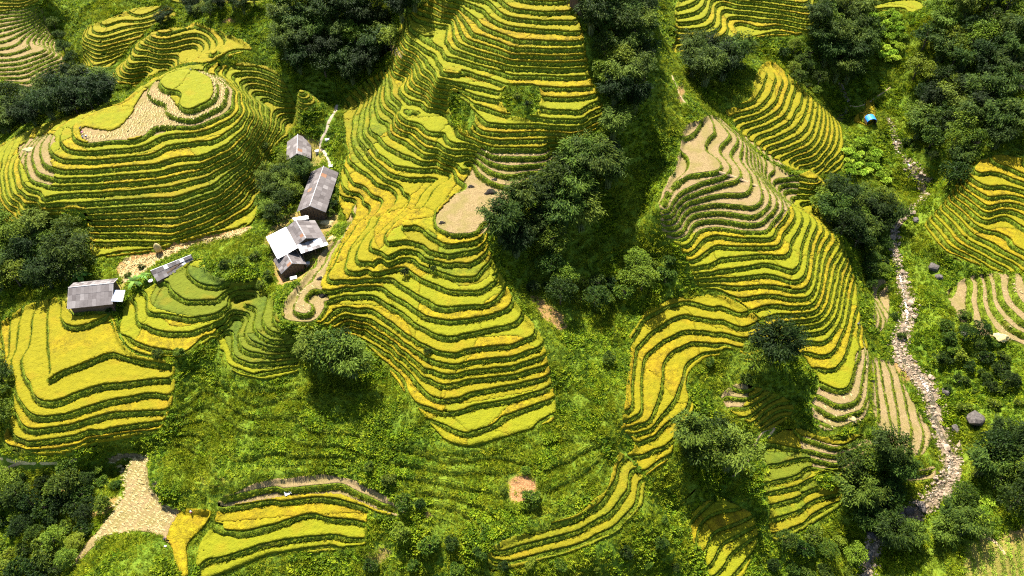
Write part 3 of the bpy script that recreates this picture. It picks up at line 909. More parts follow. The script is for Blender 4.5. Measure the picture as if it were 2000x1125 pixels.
# the land beyond the surveyed part, coarser
ox = np.arange(-296, 297, 4.0); oy = np.arange(34, 404, 4.0)
OX, OY = np.meshgrid(ox, oy, indexing='ij')
OZ = height(OX.ravel(), OY.ravel())
ou, ov_ = project(OX.ravel(), OY.ravel(), OZ)
inn = ((ou > -100) & (ou < 2100) & (ov_ > -80) & (ov_ < 1230)).reshape(OX.shape)
ni = len(oy)
cc = ~(inn[:-1, :-1] & inn[1:, 1:] & inn[1:, :-1] & inn[:-1, 1:])
ii, jj = np.nonzero(cc)
a = ii * ni + jj
OT = np.vstack([np.stack([a, a + ni, a + ni + 1], 1), np.stack([a, a + ni + 1, a + 1], 1)])
ome = mesh_np('surrounding_land', np.column_stack([OX.ravel(), OY.ravel(), OZ - .5]), OT, True, [M['ground']])
link('surrounding_land', ome, kind='structure', label='green land around the terraced valley')
print('paddies', NPADDY[0], 'ground tris', len(gt), 'total', len(TRI))
# ------------------------------------------------------------------ vegetation
def leaf_mat(name, dark, mid, light, transl=.25, nscale=.12):
    m, nt, b = new_mat(name)
    oi = nt.nodes.new('ShaderNodeObjectInfo')
    pos = world_pos(nt)
    n1 = noise_node(nt, nscale, 3, .6, pos)
    n2 = noise_node(nt, 1.3, 2, .6, pos)
    f = math_node(nt, 'ADD', math_node(nt, 'MULTIPLY', oi.outputs['Random'], .5), math_node(nt, 'MULTIPLY', n1.outputs[0], .6))
    f = math_node(nt, 'ADD', f, math_node(nt, 'MULTIPLY', math_node(nt, 'SUBTRACT', n2.outputs[0], .5), 1.3))
    r = ramp_node(nt, f, [(.25, dark), (.55, mid), (.85, light)])
    hs = nt.nodes.new('ShaderNodeHueSaturation')
    r2 = math_node(nt, 'FRACT', math_node(nt, 'MULTIPLY', oi.outputs['Random'], 7.31))
    nt.links.new(math_node(nt, 'ADD', math_node(nt, 'MULTIPLY', r2, .03), .482), hs.inputs['Hue'])
    nt.links.new(math_node(nt, 'ADD', math_node(nt, 'MULTIPLY', oi.outputs['Random'], .45), .68), hs.inputs['Value'])
    nt.links.new(r.outputs[0], hs.inputs['Color'])
    nt.links.new(hs.outputs[0], b.inputs['Base Color'])
    b.inputs['Roughness'].default_value = .6
    b.inputs['Specular IOR Level'].default_value = .1
    tb = nt.nodes.new('ShaderNodeBsdfTranslucent')
    nt.links.new(hs.outputs[0], tb.inputs['Color'])
    mx = nt.nodes.new('ShaderNodeMixShader'); mx.inputs[0].default_value = transl
    nt.links.new(b.outputs[0], mx.inputs[1]); nt.links.new(tb.outputs[0], mx.inputs[2])
    nt.links.new(mx.outputs[0], nt.nodes['Material Output'].inputs['Surface'])
    return m
M['bamboo_leaf'] = leaf_mat('bamboo_leaf', (.009, .024, .003), (.034, .066, .007), (.115, .165, .016), .2, .06)
M['broad_leaf'] = leaf_mat('broad_leaf', (.010, .027, .003), (.040, .077, .006), (.135, .185, .012), .2, .06)
M['lime_leaf'] = leaf_mat('lime_leaf', (.12, .22, .012), (.24, .38, .02), (.38, .52, .05), .3)
M['herb_leaf'] = leaf_mat('herb_leaf', (.045, .098, .003), (.135, .22, .006), (.28, .345, .012), .4, .07)
M['grass_leaf'] = leaf_mat('grass_leaf', (.07, .115, .004), (.185, .25, .008), (.31, .34, .016), .4, .10)
M['bank_leaf'] = leaf_mat('bank_leaf', (.05, .085, .004), (.155, .205, .008), (.27, .30, .014), .4, .10)
M['banana_leaf'] = leaf_mat('banana_leaf', (.07, .16, .02), (.12, .26, .03), (.2, .36, .06), .3)
def plain_mat(name, col, rough=.8, nscale=2.0, var=.35, metal=0.0):
    m, nt, b = new_mat(name)
    n = noise_node(nt, nscale, 4, .65, world_pos(nt))
    lo = tuple(c * (1 - var) for c in col); hi = tuple(min(1, c * (1 + var)) for c in col)
    r = ramp_node(nt, n.outputs[0], [(.3, lo), (.7, hi)])
    nt.links.new(r.outputs[0], b.inputs['Base Color'])
    b.inputs['Roughness'].default_value = rough
    b.inputs['Metallic'].default_value = metal
    b.inputs['Specular IOR Level'].default_value = .3
    return m
M['bark'] = plain_mat('bark', (.10, .075, .05), .9)
M['culm'] = plain_mat('bamboo_culm', (.12, .15, .05), .6)

class Geo:
    def __init__(self): self.v, self.t, self.q, self.n = [], [], [], 0
    def add(self, V, T=None, Q=None):
        V = np.asarray(V, float)
        self.v.append(V)
        if T is not None and len(T): self.t.append(np.asarray(T, int) + self.n)
        if Q is not None and len(Q): self.q.append(np.asarray(Q, int) + self.n)
        self.n += len(V)
    def mesh(self, name, mat, smooth=False):
        V = np.vstack(self.v); T = np.vstack(self.t) if self.t else np.zeros((0, 3), int)
        Q = np.vstack(self.q) if self.q else None
        return mesh_np(name, V, T, smooth, [mat] if not isinstance(mat, (list, tuple)) else mat, None, Q)
    def box(self, lo, hi, Mx=None):
        x0, y0, z0 = lo; x1, y1, z1 = hi
        V = np.array([[x0, y0, z0], [x1, y0, z0], [x1, y1, z0], [x0, y1, z0], [x0, y0, z1], [x1, y0, z1], [x1, y1, z1], [x0, y1, z1]], float)
        if Mx is not None: V = np.array([Mx @ Vector(p) for p in V])
        self.add(V, Q=[[3, 2, 1, 0], [4, 5, 6, 7], [0, 1, 5, 4], [1, 2, 6, 5], [2, 3, 7, 6], [3, 0, 4, 7]])
    def prism(self, P, d):
        """closed slab: polygon P (n,3), pushed by vector d"""
        P = np.asarray(P, float); n = len(P)
        self.add(np.vstack([P, P + np.asarray(d, float)]))
        b = self.n - 2 * n
        i = np.arange(n); j = (i + 1) % n
        self.q.append(np.stack([i, j, j + n, i + n], 1) + b)
        if n == 4:
            self.q.append(np.array([[3, 2, 1, 0], [4, 5, 6, 7]]) + b)
        elif n == 3:
            self.t.append(np.array([[2, 1, 0], [3, 4, 5]]) + b)
        else:
            f = [[0, k + 1, k] for k in range(1, n - 1)] + [[n, n + k, n + k + 1] for k in range(1, n - 1)]
            self.t.append(np.array(f) + b)
    def tube(self, pts, rad, sides=6, cap=True):
        pts = [Vector(p) for p in pts]
        n = len(pts); rings = []
        for i, p in enumerate(pts):
            d = (pts[min(i + 1, n - 1)] - pts[max(i - 1, 0)]).normalized()
            up = Vector((0, 0, 1)) if abs(d.z) < .9 else Vector((1, 0, 0))
            a = d.cross(up).normalized(); b = d.cross(a)
            r = rad[i] if hasattr(rad, '__len__') else rad
            for k in range(sides):
                th = 2 * math.pi * k / sides
                rings.append(p + (a * math.cos(th) + b * math.sin(th)) * r)
        Q = []
        for i in range(n - 1):
            for k in range(sides):
                Q.append([i * sides + k, i * sides + (k + 1) % sides, (i + 1) * sides + (k + 1) % sides, (i + 1) * sides + k])
        T = []
        if cap:
            for k in range(1, sides - 1):
                T.append([0, k + 1, k]); T.append([(n - 1) * sides, (n - 1) * sides + k, (n - 1) * sides + k + 1])
        self.add(np.array([list(r) for r in rings]), T, Q)

def leaves(r, base, direc, length, width, flat=1.0):
    """rhombic leaves, slightly folded, held mostly face up"""
    n = len(base)
    d = direc / (np.linalg.norm(direc, axis=1, keepdims=True) + 1e-9)
    s = np.cross(d, r.standard_normal((n, 3)) + np.array([0, 0, 2.6 * flat]))
    s /= np.linalg.norm(s, axis=1, keepdims=True) + 1e-9
    L = np.reshape(length, (-1, 1)); W = np.reshape(width, (-1, 1))
    nrm = np.cross(d, s)
    tip = base + d * L - np.array([0, 0, 1]) * L * .15
    mid = base + d * L * .45
    V = np.stack([base, mid + s * W * .5 + nrm * W * .12, tip, mid - s * W * .5 + nrm * W * .12], 1).reshape(-1, 3)
    i = np.arange(n)[:, None] * 4
    return V, np.hstack([i, i + 1, i + 2, i + 3])

def bamboo(seed, H=11.0, R=4.6, nc=22):
    r = np.random.default_rng(seed)
    tr, cr = Geo(), Geo()
    for c in range(nc):
        az = 2 * math.pi * (c + r.uniform(-.4, .4)) / nc
        lean = r.uniform(.25, 1.0) ** .7
        h = H * r.uniform(.72, 1.05) * (1.05 - .25 * lean)
        o = np.array([math.cos(az), math.sin(az), 0.0])
        b0 = o * r.uniform(.1, .9)
        def path(t):
            t = np.asarray(t)[:, None]
            return b0 + o * (R * lean * t ** 2.2) + np.array([0, 0, 1]) * (h * (1.25 * t - .27 * t ** 3.2))
        tt = np.linspace(0, 1, 5)
        tr.tube(path(tt), [.07, .06, .045, .03, .012], 4, False)
        ns = 15
        ts = np.clip(.30 + .70 * np.sqrt(r.uniform(0, 1, ns)), 0, 1.0)
        p = path(ts)
        for k in range(ns):
            nl = 8
            sp = r.standard_normal((nl, 3)) * [.62, .62, .36]
            base = p[k] + sp
            dr = r.standard_normal((nl, 3)) * .55 * [1, 1, .6] + o * .75 + np.array([0, 0, -.25])
            V, Q = leaves(r, base, dr, r.uniform(.7, 1.25, nl), r.uniform(.18, .32, nl))
            cr.add(V, Q=Q)
    return tr.mesh('bamboo_culms', M['culm']), cr.mesh('bamboo_crown', M['bamboo_leaf'])

def broadleaf(seed, H=9.0, R=4.0, ncl=34, mat='broad_leaf', leaf=.55):
    r = np.random.default_rng(seed)
    tr, cr = Geo(), Geo()
    tr.tube([(0, 0, -.4), (r.uniform(-.2, .2), r.uniform(-.2, .2), H * .25), (r.uniform(-.4, .4), r.uniform(-.4, .4), H * .55), (r.uniform(-.6, .6), r.uniform(-.6, .6), H * .8)], [.3, .23, .16, .06], 7)
    for c in range(ncl):
        th = r.uniform(0, 2 * math.pi); cz = r.uniform(-.55, 1)
        q = np.array([math.cos(th) * math.sqrt(1 - min(1, abs(cz)) ** 2), math.sin(th) * math.sqrt(1 - min(1, abs(cz)) ** 2), cz])
        rad = r.uniform(.45, 1.0) ** .6
        ctr = np.array([0, 0, H * .62]) + q * rad * np.array([R, R, H * .36]) * r.uniform(.8, 1.12)
        if c % 3 == 0:
            st = np.array([0, 0, H * r.uniform(.25, .5)])
            tr.tube([st, (st + ctr) / 2 + [0, 0, -.2], ctr], [.1, .06, .02], 4, False)
        nl = 62; cs = R * r.uniform(.22, .36)
        s = r.standard_normal((nl, 3)); s /= np.linalg.norm(s, axis=1, keepdims=True)
        s[:, 2] = np.abs(s[:, 2]) * 1.1 - .35
        base = ctr + s * cs * (r.uniform(.35, 1, (nl, 1)) ** .5) * [1.1, 1.1, .75]
        V, Q = leaves(r, base, s + r.standard_normal((nl, 3)) * .6, r.uniform(.7, 1.3, nl) * leaf, r.uniform(.4, .6, nl) * leaf)
        cr.add(V, Q=Q)
    return tr.mesh('tree_trunk', M['bark'], True), cr.mesh('tree_crown', M[mat])

BAMBOO = [bamboo(100 + i, H=10.5 + 1.2 * (i % 3), R=3.8 + .5 * (i % 3), nc=20 + 2 * (i % 2)) for i in range(6)]
BROAD = [broadleaf(200 + i, H=8.0 + .8 * (i % 3), R=3.5 + .35 * (i % 3)) for i in range(5)]
BUSH = [broadleaf(300 + i, H=2.7, R=1.7, ncl=16, leaf=.42) for i in range(4)]
LIME = [broadleaf(320 + i, H=2.8, R=1.9, ncl=16, mat='lime_leaf', leaf=.6) for i in range(2)]

def grid_idx(x, y):
    i = np.clip(np.round((np.asarray(x) - xs[0]) / (xs[1] - xs[0])).astype(int), 0, NX - 1)
    j = np.clip(np.searchsorted(ys, np.asarray(y)), 0, NY - 1)
    return i * NY + j
def field_dist(x, y):
    g = grid_idx(x, y)
    return np.where(reg[g] >= 0, rd[g], -1.0)
def ground_z(x, y):
    return gG[grid_idx(x, y)]

TREES = []
def plant(kind, x, y, s, label, group=None, name=None, variant=None, cat='tree', rz=None, sz=1.0):
    lib = {'bamboo': BAMBOO, 'broad': BROAD, 'bush': BUSH, 'lime': LIME}[kind]
    v = variant if variant is not None else int(rng.integers(len(lib)))
    tr, cr = lib[v]
    name = name or {'bamboo': 'bamboo_clump', 'broad': 'broadleaf_tree', 'bush': 'bush', 'lime': 'lime_shrub'}[kind]
    z = float(ground_z(x, y))
    root = link(name, None, label=label, cat=cat, group=group, loc=(x, y, z - .15), rot=(0, 0, float(rng.uniform(0, 6.28)) if rz is None else rz))
    root.scale = (s, s, s * sz)
    root.empty_display_size = .5
    link('culms' if kind == 'bamboo' else 'trunk', tr, root)
    link('crown', cr, root)
    TREES.append((x, y, s * (4 if kind in ('bamboo', 'broad') else 1.7)))
    return root

def scatter_zone(s, spacing, n_try=4000, pad=0.0, shift=0.0, margin=1.0):
    P = nums(s) + [0, shift]
    w = chaikin(hit(*densify(np.vstack([P, P[:1]]), 30.0)[:-1].T)[:, :2], 1)
    lo, hi = w.min(0), w.max(0)
    q = rng.uniform(lo, hi, (n_try, 2))
    q = q[sdist(w, q[:, 0], q[:, 1]) > pad]
    q = q[field_dist(q[:, 0], q[:, 1]) < margin]
    out = []
    for p in q:
        if all((p[0] - o[0]) ** 2 + (p[1] - o[1]) ** 2 > spacing ** 2 for o in out): out.append(p)
    return out

FOREST = [
 # outline, kind mix, spacing, scale range, label, group
 ('545 10 640 -5 835 -15 815 30 768 88 738 128 692 165 640 165 562 128 540 60', ('bamboo',) * 4 + ('broad',), 5.2, (.85, 1.15), 'dark bamboo clump in the dense grove at top centre, left of the central spur', 'grove at top centre', 12),
 ('1135 20 1180 -8 1262 -5 1268 60 1275 150 1262 200 1228 262 1215 330 1200 350 1130 330 1172 270 1192 222 1172 160 1152 90', ('bamboo',) * 3 + ('broad',), 5.0, (.8, 1.15), 'dark tree in the belt of woodland along the right side of the upper central spur', 'upper gully woodland', 10),
 ('1200 352 1165 410 1105 500 1080 540 1030 520 985 485 962 470 962 435 1022 385 1092 325 1140 325', ('bamboo', 'bamboo', 'broad'), 5.2, (.85, 1.2), 'dark tree in the shaded gully below the harvested plot of the central spur', 'lower gully woodland', 10),
 ('1338 92 1400 80 1442 108 1440 150 1385 172 1345 150', ('bamboo', 'bamboo', 'broad'), 5.5, (.9, 1.2), 'dark tree in the small stand below the far bright terraces at upper right', 'stand below far terraces', 10),
 ('1582 20 1682 0 1692 70 1690 140 1642 178 1600 150 1585 90', ('bamboo', 'broad'), 5.2, (.9, 1.2), 'dark tree in the stand above the stream fork at upper right', 'stand above stream fork', 10),
 ('1800 35 1870 8 2015 -5 2015 90 1962 160 1975 220 2000 280 1920 295 1862 345 1842 395 1812 330 1785 275 1765 230 1792 180 1765 130 1792 80', ('bamboo', 'broad', 'broad'), 5.4, (.9, 1.3), 'dark tree in the large forest at the upper right corner', 'upper right forest', 8),
 ('-10 178 60 190 130 185 150 165 195 170 232 178 222 198 150 218 60 246 -10 266', ('bamboo', 'bamboo', 'broad'), 4.8, (.75, 1.05), 'dark tree in the strip of forest behind the rounded left hill', 'forest behind left hill', 8),
 ('88 -5 112 -5 128 60 152 110 168 165 138 165 122 110 100 60', ('broad', 'bamboo'), 5.2, (.5, .75), 'small tree in the ravine between the two far hillsides at upper left', 'trees in the far ravine', 4),
 ('-10 440 60 428 130 440 172 462 192 500 175 530 110 558 40 568 -10 590', ('broad', 'broad', 'bamboo'), 4.8, (.8, 1.15), 'dark tree in the shaded wood at the left edge above the lowest farmhouse', 'wood above the lowest farmhouse', 8),
 ('-10 690 18 712 16 820 -10 850', ('broad',), 4.5, (.8, 1.1), 'dark tree at the left edge beside the lowest terraces', 'left edge trees', 8),
 ('-10 940 100 915 200 910 232 940 226 980 186 1010 156 1060 120 1130 -10 1135', ('broad', 'bush', 'bush'), 3.6, (.5, 1.0), 'leafy tree or bush on the overgrown slope in the lower left corner', 'lower left overgrown slope', 4),
 ('530 332 565 322 608 326 600 350 584 374 575 400 535 432 517 402 524 365', ('broad', 'broad', 'bamboo'), 4.0, (.62, .85), 'dark tree in the clump left of the long farmhouse roof', 'trees beside the farmhouses', 10),
 ('1640 890 1730 880 1765 930 1722 1000 1790 1062 1690 1062 1622 1000', ('bamboo', 'bamboo', 'broad'), 5.0, (.75, 1.05), 'dark tree in the clump left of the lower stream cascade', 'trees left of the cascade', 8),
 ('1812 985 1870 965 1882 1040 1822 1065', ('bamboo', 'broad'), 4.6, (.7, .95), 'dark tree in the clump right of the lower stream cascade', 'trees right of the cascade', 8),
 ('1888 885 1960 852 2015 868 2015 1000 1952 1020 1900 975', ('broad', 'broad', 'bamboo'), 5.0, (.85, 1.2), 'dark tree in the grove at the right edge near the bottom corner', 'grove at lower right edge', 8),
 ('1592 395 1680 372 1742 412 1742 465 1690 485 1622 468', ('bamboo', 'broad'), 5.6, (.85, 1.15), 'dark tree in the clump between the right spur and the stream', 'clump between right spur and stream', 8),
 ('1680 470 1730 480 1728 540 1695 560', ('broad', 'bush'), 4.0, (.5, .8), 'small tree on the shaded bank left of the stream', 'bank left of the stream', 4),
 ('1835 640 1905 600 1960 690 1960 760 1880 760 1830 700', ('broad', 'bush', 'bush'), 4.2, (.5, .85), 'bushy tree on the green bank right of the stream', 'bank right of the stream', 4),
 ('1770 250 1800 260 1830 320 1800 330 1765 290', ('broad', 'bush'), 4.0, (.5, .8), 'small tree beside the upper stream', 'upper stream trees', 4),
 ('1520 1060 1650 1040 1680 1130 1500 1130', ('broad', 'bush', 'bush'), 4.2, (.5, .9), 'bushy tree at the bottom edge left of the shaded stream', 'bottom edge thicket', 4),
 ('1010 560 1080 560 1200 540 1300 500 1320 540 1240 570 1180 600 1080 590', ('bush', 'bush', 'broad'), 4.5, (.5, 1.1), 'bush on the green slope below the shaded gully', 'bushes below the gully', 4),
 ('1520 95 1590 100 1600 190 1560 170', ('broad', 'bush'), 4.2, (.5, .9), 'small tree beside the ochre terrace fan', 'small trees by the terrace fan', 4),
 ('295 20 330 15 335 50 300 50', ('bamboo',), 4.0, (.55, .7), 'small tree on the ridge of the far fields left of top centre', 'ridge trees at upper left', 6),
 ('365 15 500 0 520 15 480 25 380 38', ('bamboo', 'broad'), 4.5, (.5, .75), 'small tree in the row behind the far fields at upper left', 'row of trees behind far fields', 6),
 ('350 770 600 770 740 870 900 905 1170 870 1200 700 1120 640 1180 690 1190 860 1040 1005 800 1000 640 890 500 915 380 925', ('bush',), 6.0, (.28, .7), 'shrub', 'shrubs dotted over the lower green slope', 0),
 ('1825 760 2005 720 2005 850 1930 870 1870 860', ('bush',), 5.0, (.28, .6), 'shrub', 'shrubs on the right bank meadow', 0),
 ('800 1020 950 1060 1100 1095 1300 1010 1330 1125 700 1130 730 1070', ('bush',), 5.5, (.3, .75), 'shrub', 'shrubs along the bottom edge', 0),
 ('640 375 655 400 650 420 630 415', ('bush',), 2.5, (.5, .8), 'bush beside the long farmhouse roof', 'bushes by the long farmhouse', 2),
]
STAND = {'grove at top centre': 'the grove at top centre', 'upper gully woodland': 'woods beside the upper central spur', 'lower gully woodland': 'the shaded gully wood below the brown plot',
 'stand below far terraces': 'the stand below the far terraces', 'stand above stream fork': 'the stand above the stream fork', 'upper right forest': 'the upper right forest', 'forest behind left hill': 'the forest behind the left hill',
 'trees in the far ravine': 'the far upper left ravine', 'wood above the lowest farmhouse': 'the wood above the lowest farmhouse', 'left edge trees': 'the left edge trees by the terraces', 'lower left overgrown slope': 'the overgrown lower left slope',
 'trees beside the farmhouses': 'the clump beside the farmhouses', 'trees left of the cascade': 'the clump left of the cascade', 'trees right of the cascade': 'the clump right of the cascade', 'grove at lower right edge': 'the lower right edge grove',
 'clump between right spur and stream': 'the clump between right spur and stream', 'bank left of the stream': 'the left stream bank', 'bank right of the stream': 'the right stream bank', 'upper stream trees': 'the trees by the upper stream',
 'bottom edge thicket': 'the bottom edge thicket', 'bushes below the gully': 'the green slope below the gully', 'small trees by the terrace fan': 'the scrub by the ochre terrace fan', 'ridge trees at upper left': 'the upper left ridge trees',
 'row of trees behind far fields': 'the tree row behind the far fields', 'bushes by the long farmhouse': 'the bushes by the long farmhouse', 'shrubs dotted over the lower green slope': 'the lower green slope', 'shrubs on the right bank meadow': 'the right bank meadow', 'shrubs along the bottom edge': 'the green bottom edge'}
def stand_name(g): return STAND[g]
for s, kinds, sp, (s0, s1), lab, grp, sh in FOREST:
    pts = scatter_zone(s, sp, shift=sh, pad=1.0 if sp >= 4.8 else 0)
    if not pts: continue
    A_ = np.array(pts); U_, V__ = project(A_[:, 0], A_[:, 1], ground_z(A_[:, 0], A_[:, 1]))
    ru = np.argsort(np.argsort(U_)) / max(1, len(pts) - 1); rv = np.argsort(np.argsort(V__)) / max(1, len(pts) - 1)
    where = lab.split(' in the ', 1)[-1] if ' in the ' in lab else lab
    for q_, p in enumerate(pts):
        kd = kinds[int(rng.integers(len(kinds)))]
        sc = float(rng.uniform(s0, s1)) * (1.12 if sp >= 4.8 else 1.0)
        form = {'bamboo': 'drooping bamboo', 'broad': 'round leafy tree', 'bush': 'low bush'}[kd]
        size = 'tall' if sc > (s0 + s1) / 2 * (1.12 if sp >= 4.8 else 1.0) else 'short'
        col = ('far left', 'left', 'right', 'far right')[min(3, int(ru[q_] * 4))]; row = ('back', 'middle', 'front')[min(2, int(rv[q_] * 3))]
        plant(kd, float(p[0]), float(p[1]), sc * (1.6 if kd == 'bush' else 1), size + ' ' + form + ', ' + row + ' ' + col + ' of ' + stand_name(grp), grp)

def plant_px(kind, u, v, s, label, variant=None, group=None, sz=1.0, name=None, cat='tree'):
    w = hit(u, v)[0]
    return plant(kind, float(w[0]), float(w[1]), s, label, group, variant=variant, sz=sz, name=name, cat=cat)
# solitary trees and the big clumps standing in the fields
for i, (u, v, k, s) in enumerate(((650, 705, 'broad', 1.5), (692, 718, 'bamboo', 1.3), (620, 690, 'bamboo', 1.1), (668, 665, 'broad', 1.0))):
    plant_px(k, u, v + 20, s, ['large dark tree at the heart of the clump below the harvested nose', 'drooping tree at the right of the clump below the harvested nose', 'drooping tree at the left of the clump below the harvested nose', 'smaller tree at the back of the clump below the harvested nose'][i])
for i, (u, v, k, s) in enumerate(((1500, 690, 'bamboo', 1.55), (1468, 702, 'broad', 1.1), (1532, 668, 'broad', 1.2))):
    plant_px(k, u, v + 20, s, ['large feathery tree beside the bowl of curved terraces', 'smaller tree left of the feathery one by the curved terraces', 'smaller tree right of the feathery one by the curved terraces'][i])
for i, (u, v, k, s) in enumerate(((1370, 880, 'broad', 1.6), (1340, 850, 'bamboo', 1.15), (1418, 897, 'bamboo', 1.35), (1395, 838, 'broad', 1.0))):
    plant_px(k, u, v + 20, s, ['largest dark tree of the clump below the bowl of terraces', 'drooping tree at the left of the clump below the bowl', 'drooping tree at the right of the clump below the bowl', 'small tree at the back of the clump below the bowl'][i])
BUSHES = [
 (790, 535, .7, 'round bush on the bank in the middle of the central spur'), (847, 528, .5, 'small round bush on a bank of the central spur near the scrub'),
 (835, 690, .6, 'bush on the bank halfway down the front terraces'), (310, 695, .8, 'bush at the foot of the terraces right of the big golden field'), (352, 693, .8, 'right hand bush of two at the foot of the terraces by the big golden field'),
 (215, 610, .6, 'bush under the eaves of the lowest farmhouse'), (630, 290, .45, 'bush beside the white path'), (545, 350, .9, 'bush at the left of the farmhouse trees'),
 (470, 515, 1.0, 'dark reddish green bush patch on the knoll of the lower houses'), (500, 505, .9, 'bush at the right of the knoll patch'), (440, 520, .9, 'bush at the left of the knoll patch'),
 (525, 540, .8, 'pale bush left of the small farmhouse'), (510, 560, .7, 'green bush under the small farmhouse'), (790, 985, 1.2, 'round green bush at the end of the harvested strips'),
 (520, 290, .7, 'bush left of the upper farmhouse'), (280, 525, .6, 'green bush left of the long shed'), (250, 540, .6, 'green bush above the lowest farmhouse'), (1760, 660, .8, 'bush on the left bank of the stream'),
 (1745, 620, .7, 'bush between the bare plots and the stream'), (1860, 690, 1.1, 'large bush on the right bank of the stream'), (1010, 195, .7, 'shrub in the green patch of the upper central spur'), (1030, 210, .6, 'second shrub in the green patch of the upper central spur'),
 (1455, 745, 1.0, 'bush in the green hollow beside the feathery tree'), (1385, 715, .8, 'bush at the rim of the green hollow'),
]
for u, v, s, lab in BUSHES: plant_px('bush', u, v, s, lab, cat='bush')
LIMES = '1690 28 1750 22 1766 60 1760 108 1738 128 1700 95 1676 60|1648 285 1702 270 1715 330 1676 352 1646 322|1870 960 1920 960 1935 1010 1890 1030|1710 320 1735 335 1735 360 1712 345'
for zi, s in enumerate(LIMES.split('|')):
    for p in scatter_zone(s, 2.6, shift=4):
        plant('lime', float(p[0]), float(p[1]), float(rng.uniform(.6, 1.05)),
              ['bright lime green shrub on the slope in the upper right valley', 'bright lime green shrub below the blue hut', 'bright lime green shrub near the lower stream bend', 'bright lime green shrub beside the upper stream'][zi], ['lime shrubs upper right', 'lime shrubs below hut', 'lime shrubs lower bend', 'lime shrubs upper stream'][zi], cat='bush')

# ------------------------------------------------------------------ undergrowth, sown as stuff
def tuft(seed, n, mat, R, H, ln, wd, spread=.9):
    r = np.random.default_rng(seed); g = Geo()
    th = r.uniform(0, 6.283, n); rr = R * np.sqrt(r.uniform(0, 1, n))
    base = np.stack([rr * np.cos(th), rr * np.sin(th), H * r.uniform(0, 1, n) * (1 - .6 * rr / R)], 1)
    d = np.stack([np.cos(th) * spread, np.sin(th) * spread, r.uniform(.1, .8, n)], 1) + r.standard_normal((n, 3)) * .35
    V, Q = leaves(r, base, d, r.uniform(.7, 1.3, n) * ln, r.uniform(.7, 1.3, n) * wd)
    g.add(V, Q=Q)
    me = g.mesh('leaf_tuft', M[mat])
    return bpy.data.objects.new('leaf_tuft', me)

def sow(name, label, cat, tpl, P, S, seed):
    r = np.random.default_rng(seed)
    me = bpy.data.meshes.new(name)
    me.vertices.add(len(P)); me.vertices.foreach_set('co', np.asarray(P, np.float32).ravel())
    a = me.attributes.new('rot', 'FLOAT_VECTOR', 'POINT')
    rot = np.stack([r.uniform(-.25, .25, len(P)), r.uniform(-.25, .25, len(P)), r.uniform(0, 6.28, len(P))], 1)
    a.data.foreach_set('vector', rot.astype(np.float32).ravel())
    a = me.attributes.new('scl', 'FLOAT', 'POINT'); a.data.foreach_set('value', np.asarray(S, np.float32))
    me.update()
    o = link(name, me, kind='stuff', label=label, cat=cat)
    ng = bpy.data.node_groups.new(name, 'GeometryNodeTree')
    ng.interface.new_socket('Geometry', in_out='INPUT', socket_type='NodeSocketGeometry')
    ng.interface.new_socket('Geometry', in_out='OUTPUT', socket_type='NodeSocketGeometry')
    N = ng.nodes
    gi, go = N.new('NodeGroupInput'), N.new('NodeGroupOutput')
    m2p = N.new('GeometryNodeMeshToPoints')
    iop = N.new('GeometryNodeInstanceOnPoints')
    oi = N.new('GeometryNodeObjectInfo'); oi.inputs['Object'].default_value = tpl
    na = N.new('GeometryNodeInputNamedAttribute'); na.data_type = 'FLOAT_VECTOR'; na.inputs['Name'].default_value = 'rot'
    nb = N.new('GeometryNodeInputNamedAttribute'); nb.data_type = 'FLOAT'; nb.inputs['Name'].default_value = 'scl'
    e2r = N.new('FunctionNodeEulerToRotation')
    ng.links.new(gi.outputs[0], m2p.inputs['Mesh'])
    ng.links.new(m2p.outputs[0], iop.inputs['Points'])
    ng.links.new(oi.outputs['Geometry'], iop.inputs['Instance'])
    ng.links.new(na.outputs['Attribute'], e2r.inputs[0])
    ng.links.new(e2r.outputs[0], iop.inputs['Rotation'])
    ng.links.new(nb.outputs['Attribute'], iop.inputs['Scale'])
    ng.links.new(iop.outputs[0], go.inputs[0])
    md = o.modifiers.new('sowing', 'NODES'); md.node_group = ng
    return o

def sample_tris(P, n, w=None):
    ar = np.linalg.norm(np.cross(P[:, 1] - P[:, 0], P[:, 2] - P[:, 0]), axis=1) / 2
    if w is not None: ar = ar * w
    c = np.cumsum(ar)
    i = np.searchsorted(c, rng.uniform(0, c[-1], n))
    a, b = rng.uniform(0, 1, n), rng.uniform(0, 1, n)
    fl = a + b > 1
    a = np.where(fl, 1 - a, a); b = np.where(fl, 1 - b, b)
    p = P[i]
    return p[:, 0] + (p[:, 1] - p[:, 0]) * a[:, None] + (p[:, 2] - p[:, 0]) * b[:, None]

NO_GREEN = []    # outlines kept free of undergrowth (paths, yards, stream), filled by the object part below
# ------------------------------------------------------------------ paths and stream
def px_path(s, dens=10.0):
    P = chaikin(nums(s), 2, False)
    P = densify(P, dens)
    return hit(P[:, 0], P[:, 1])

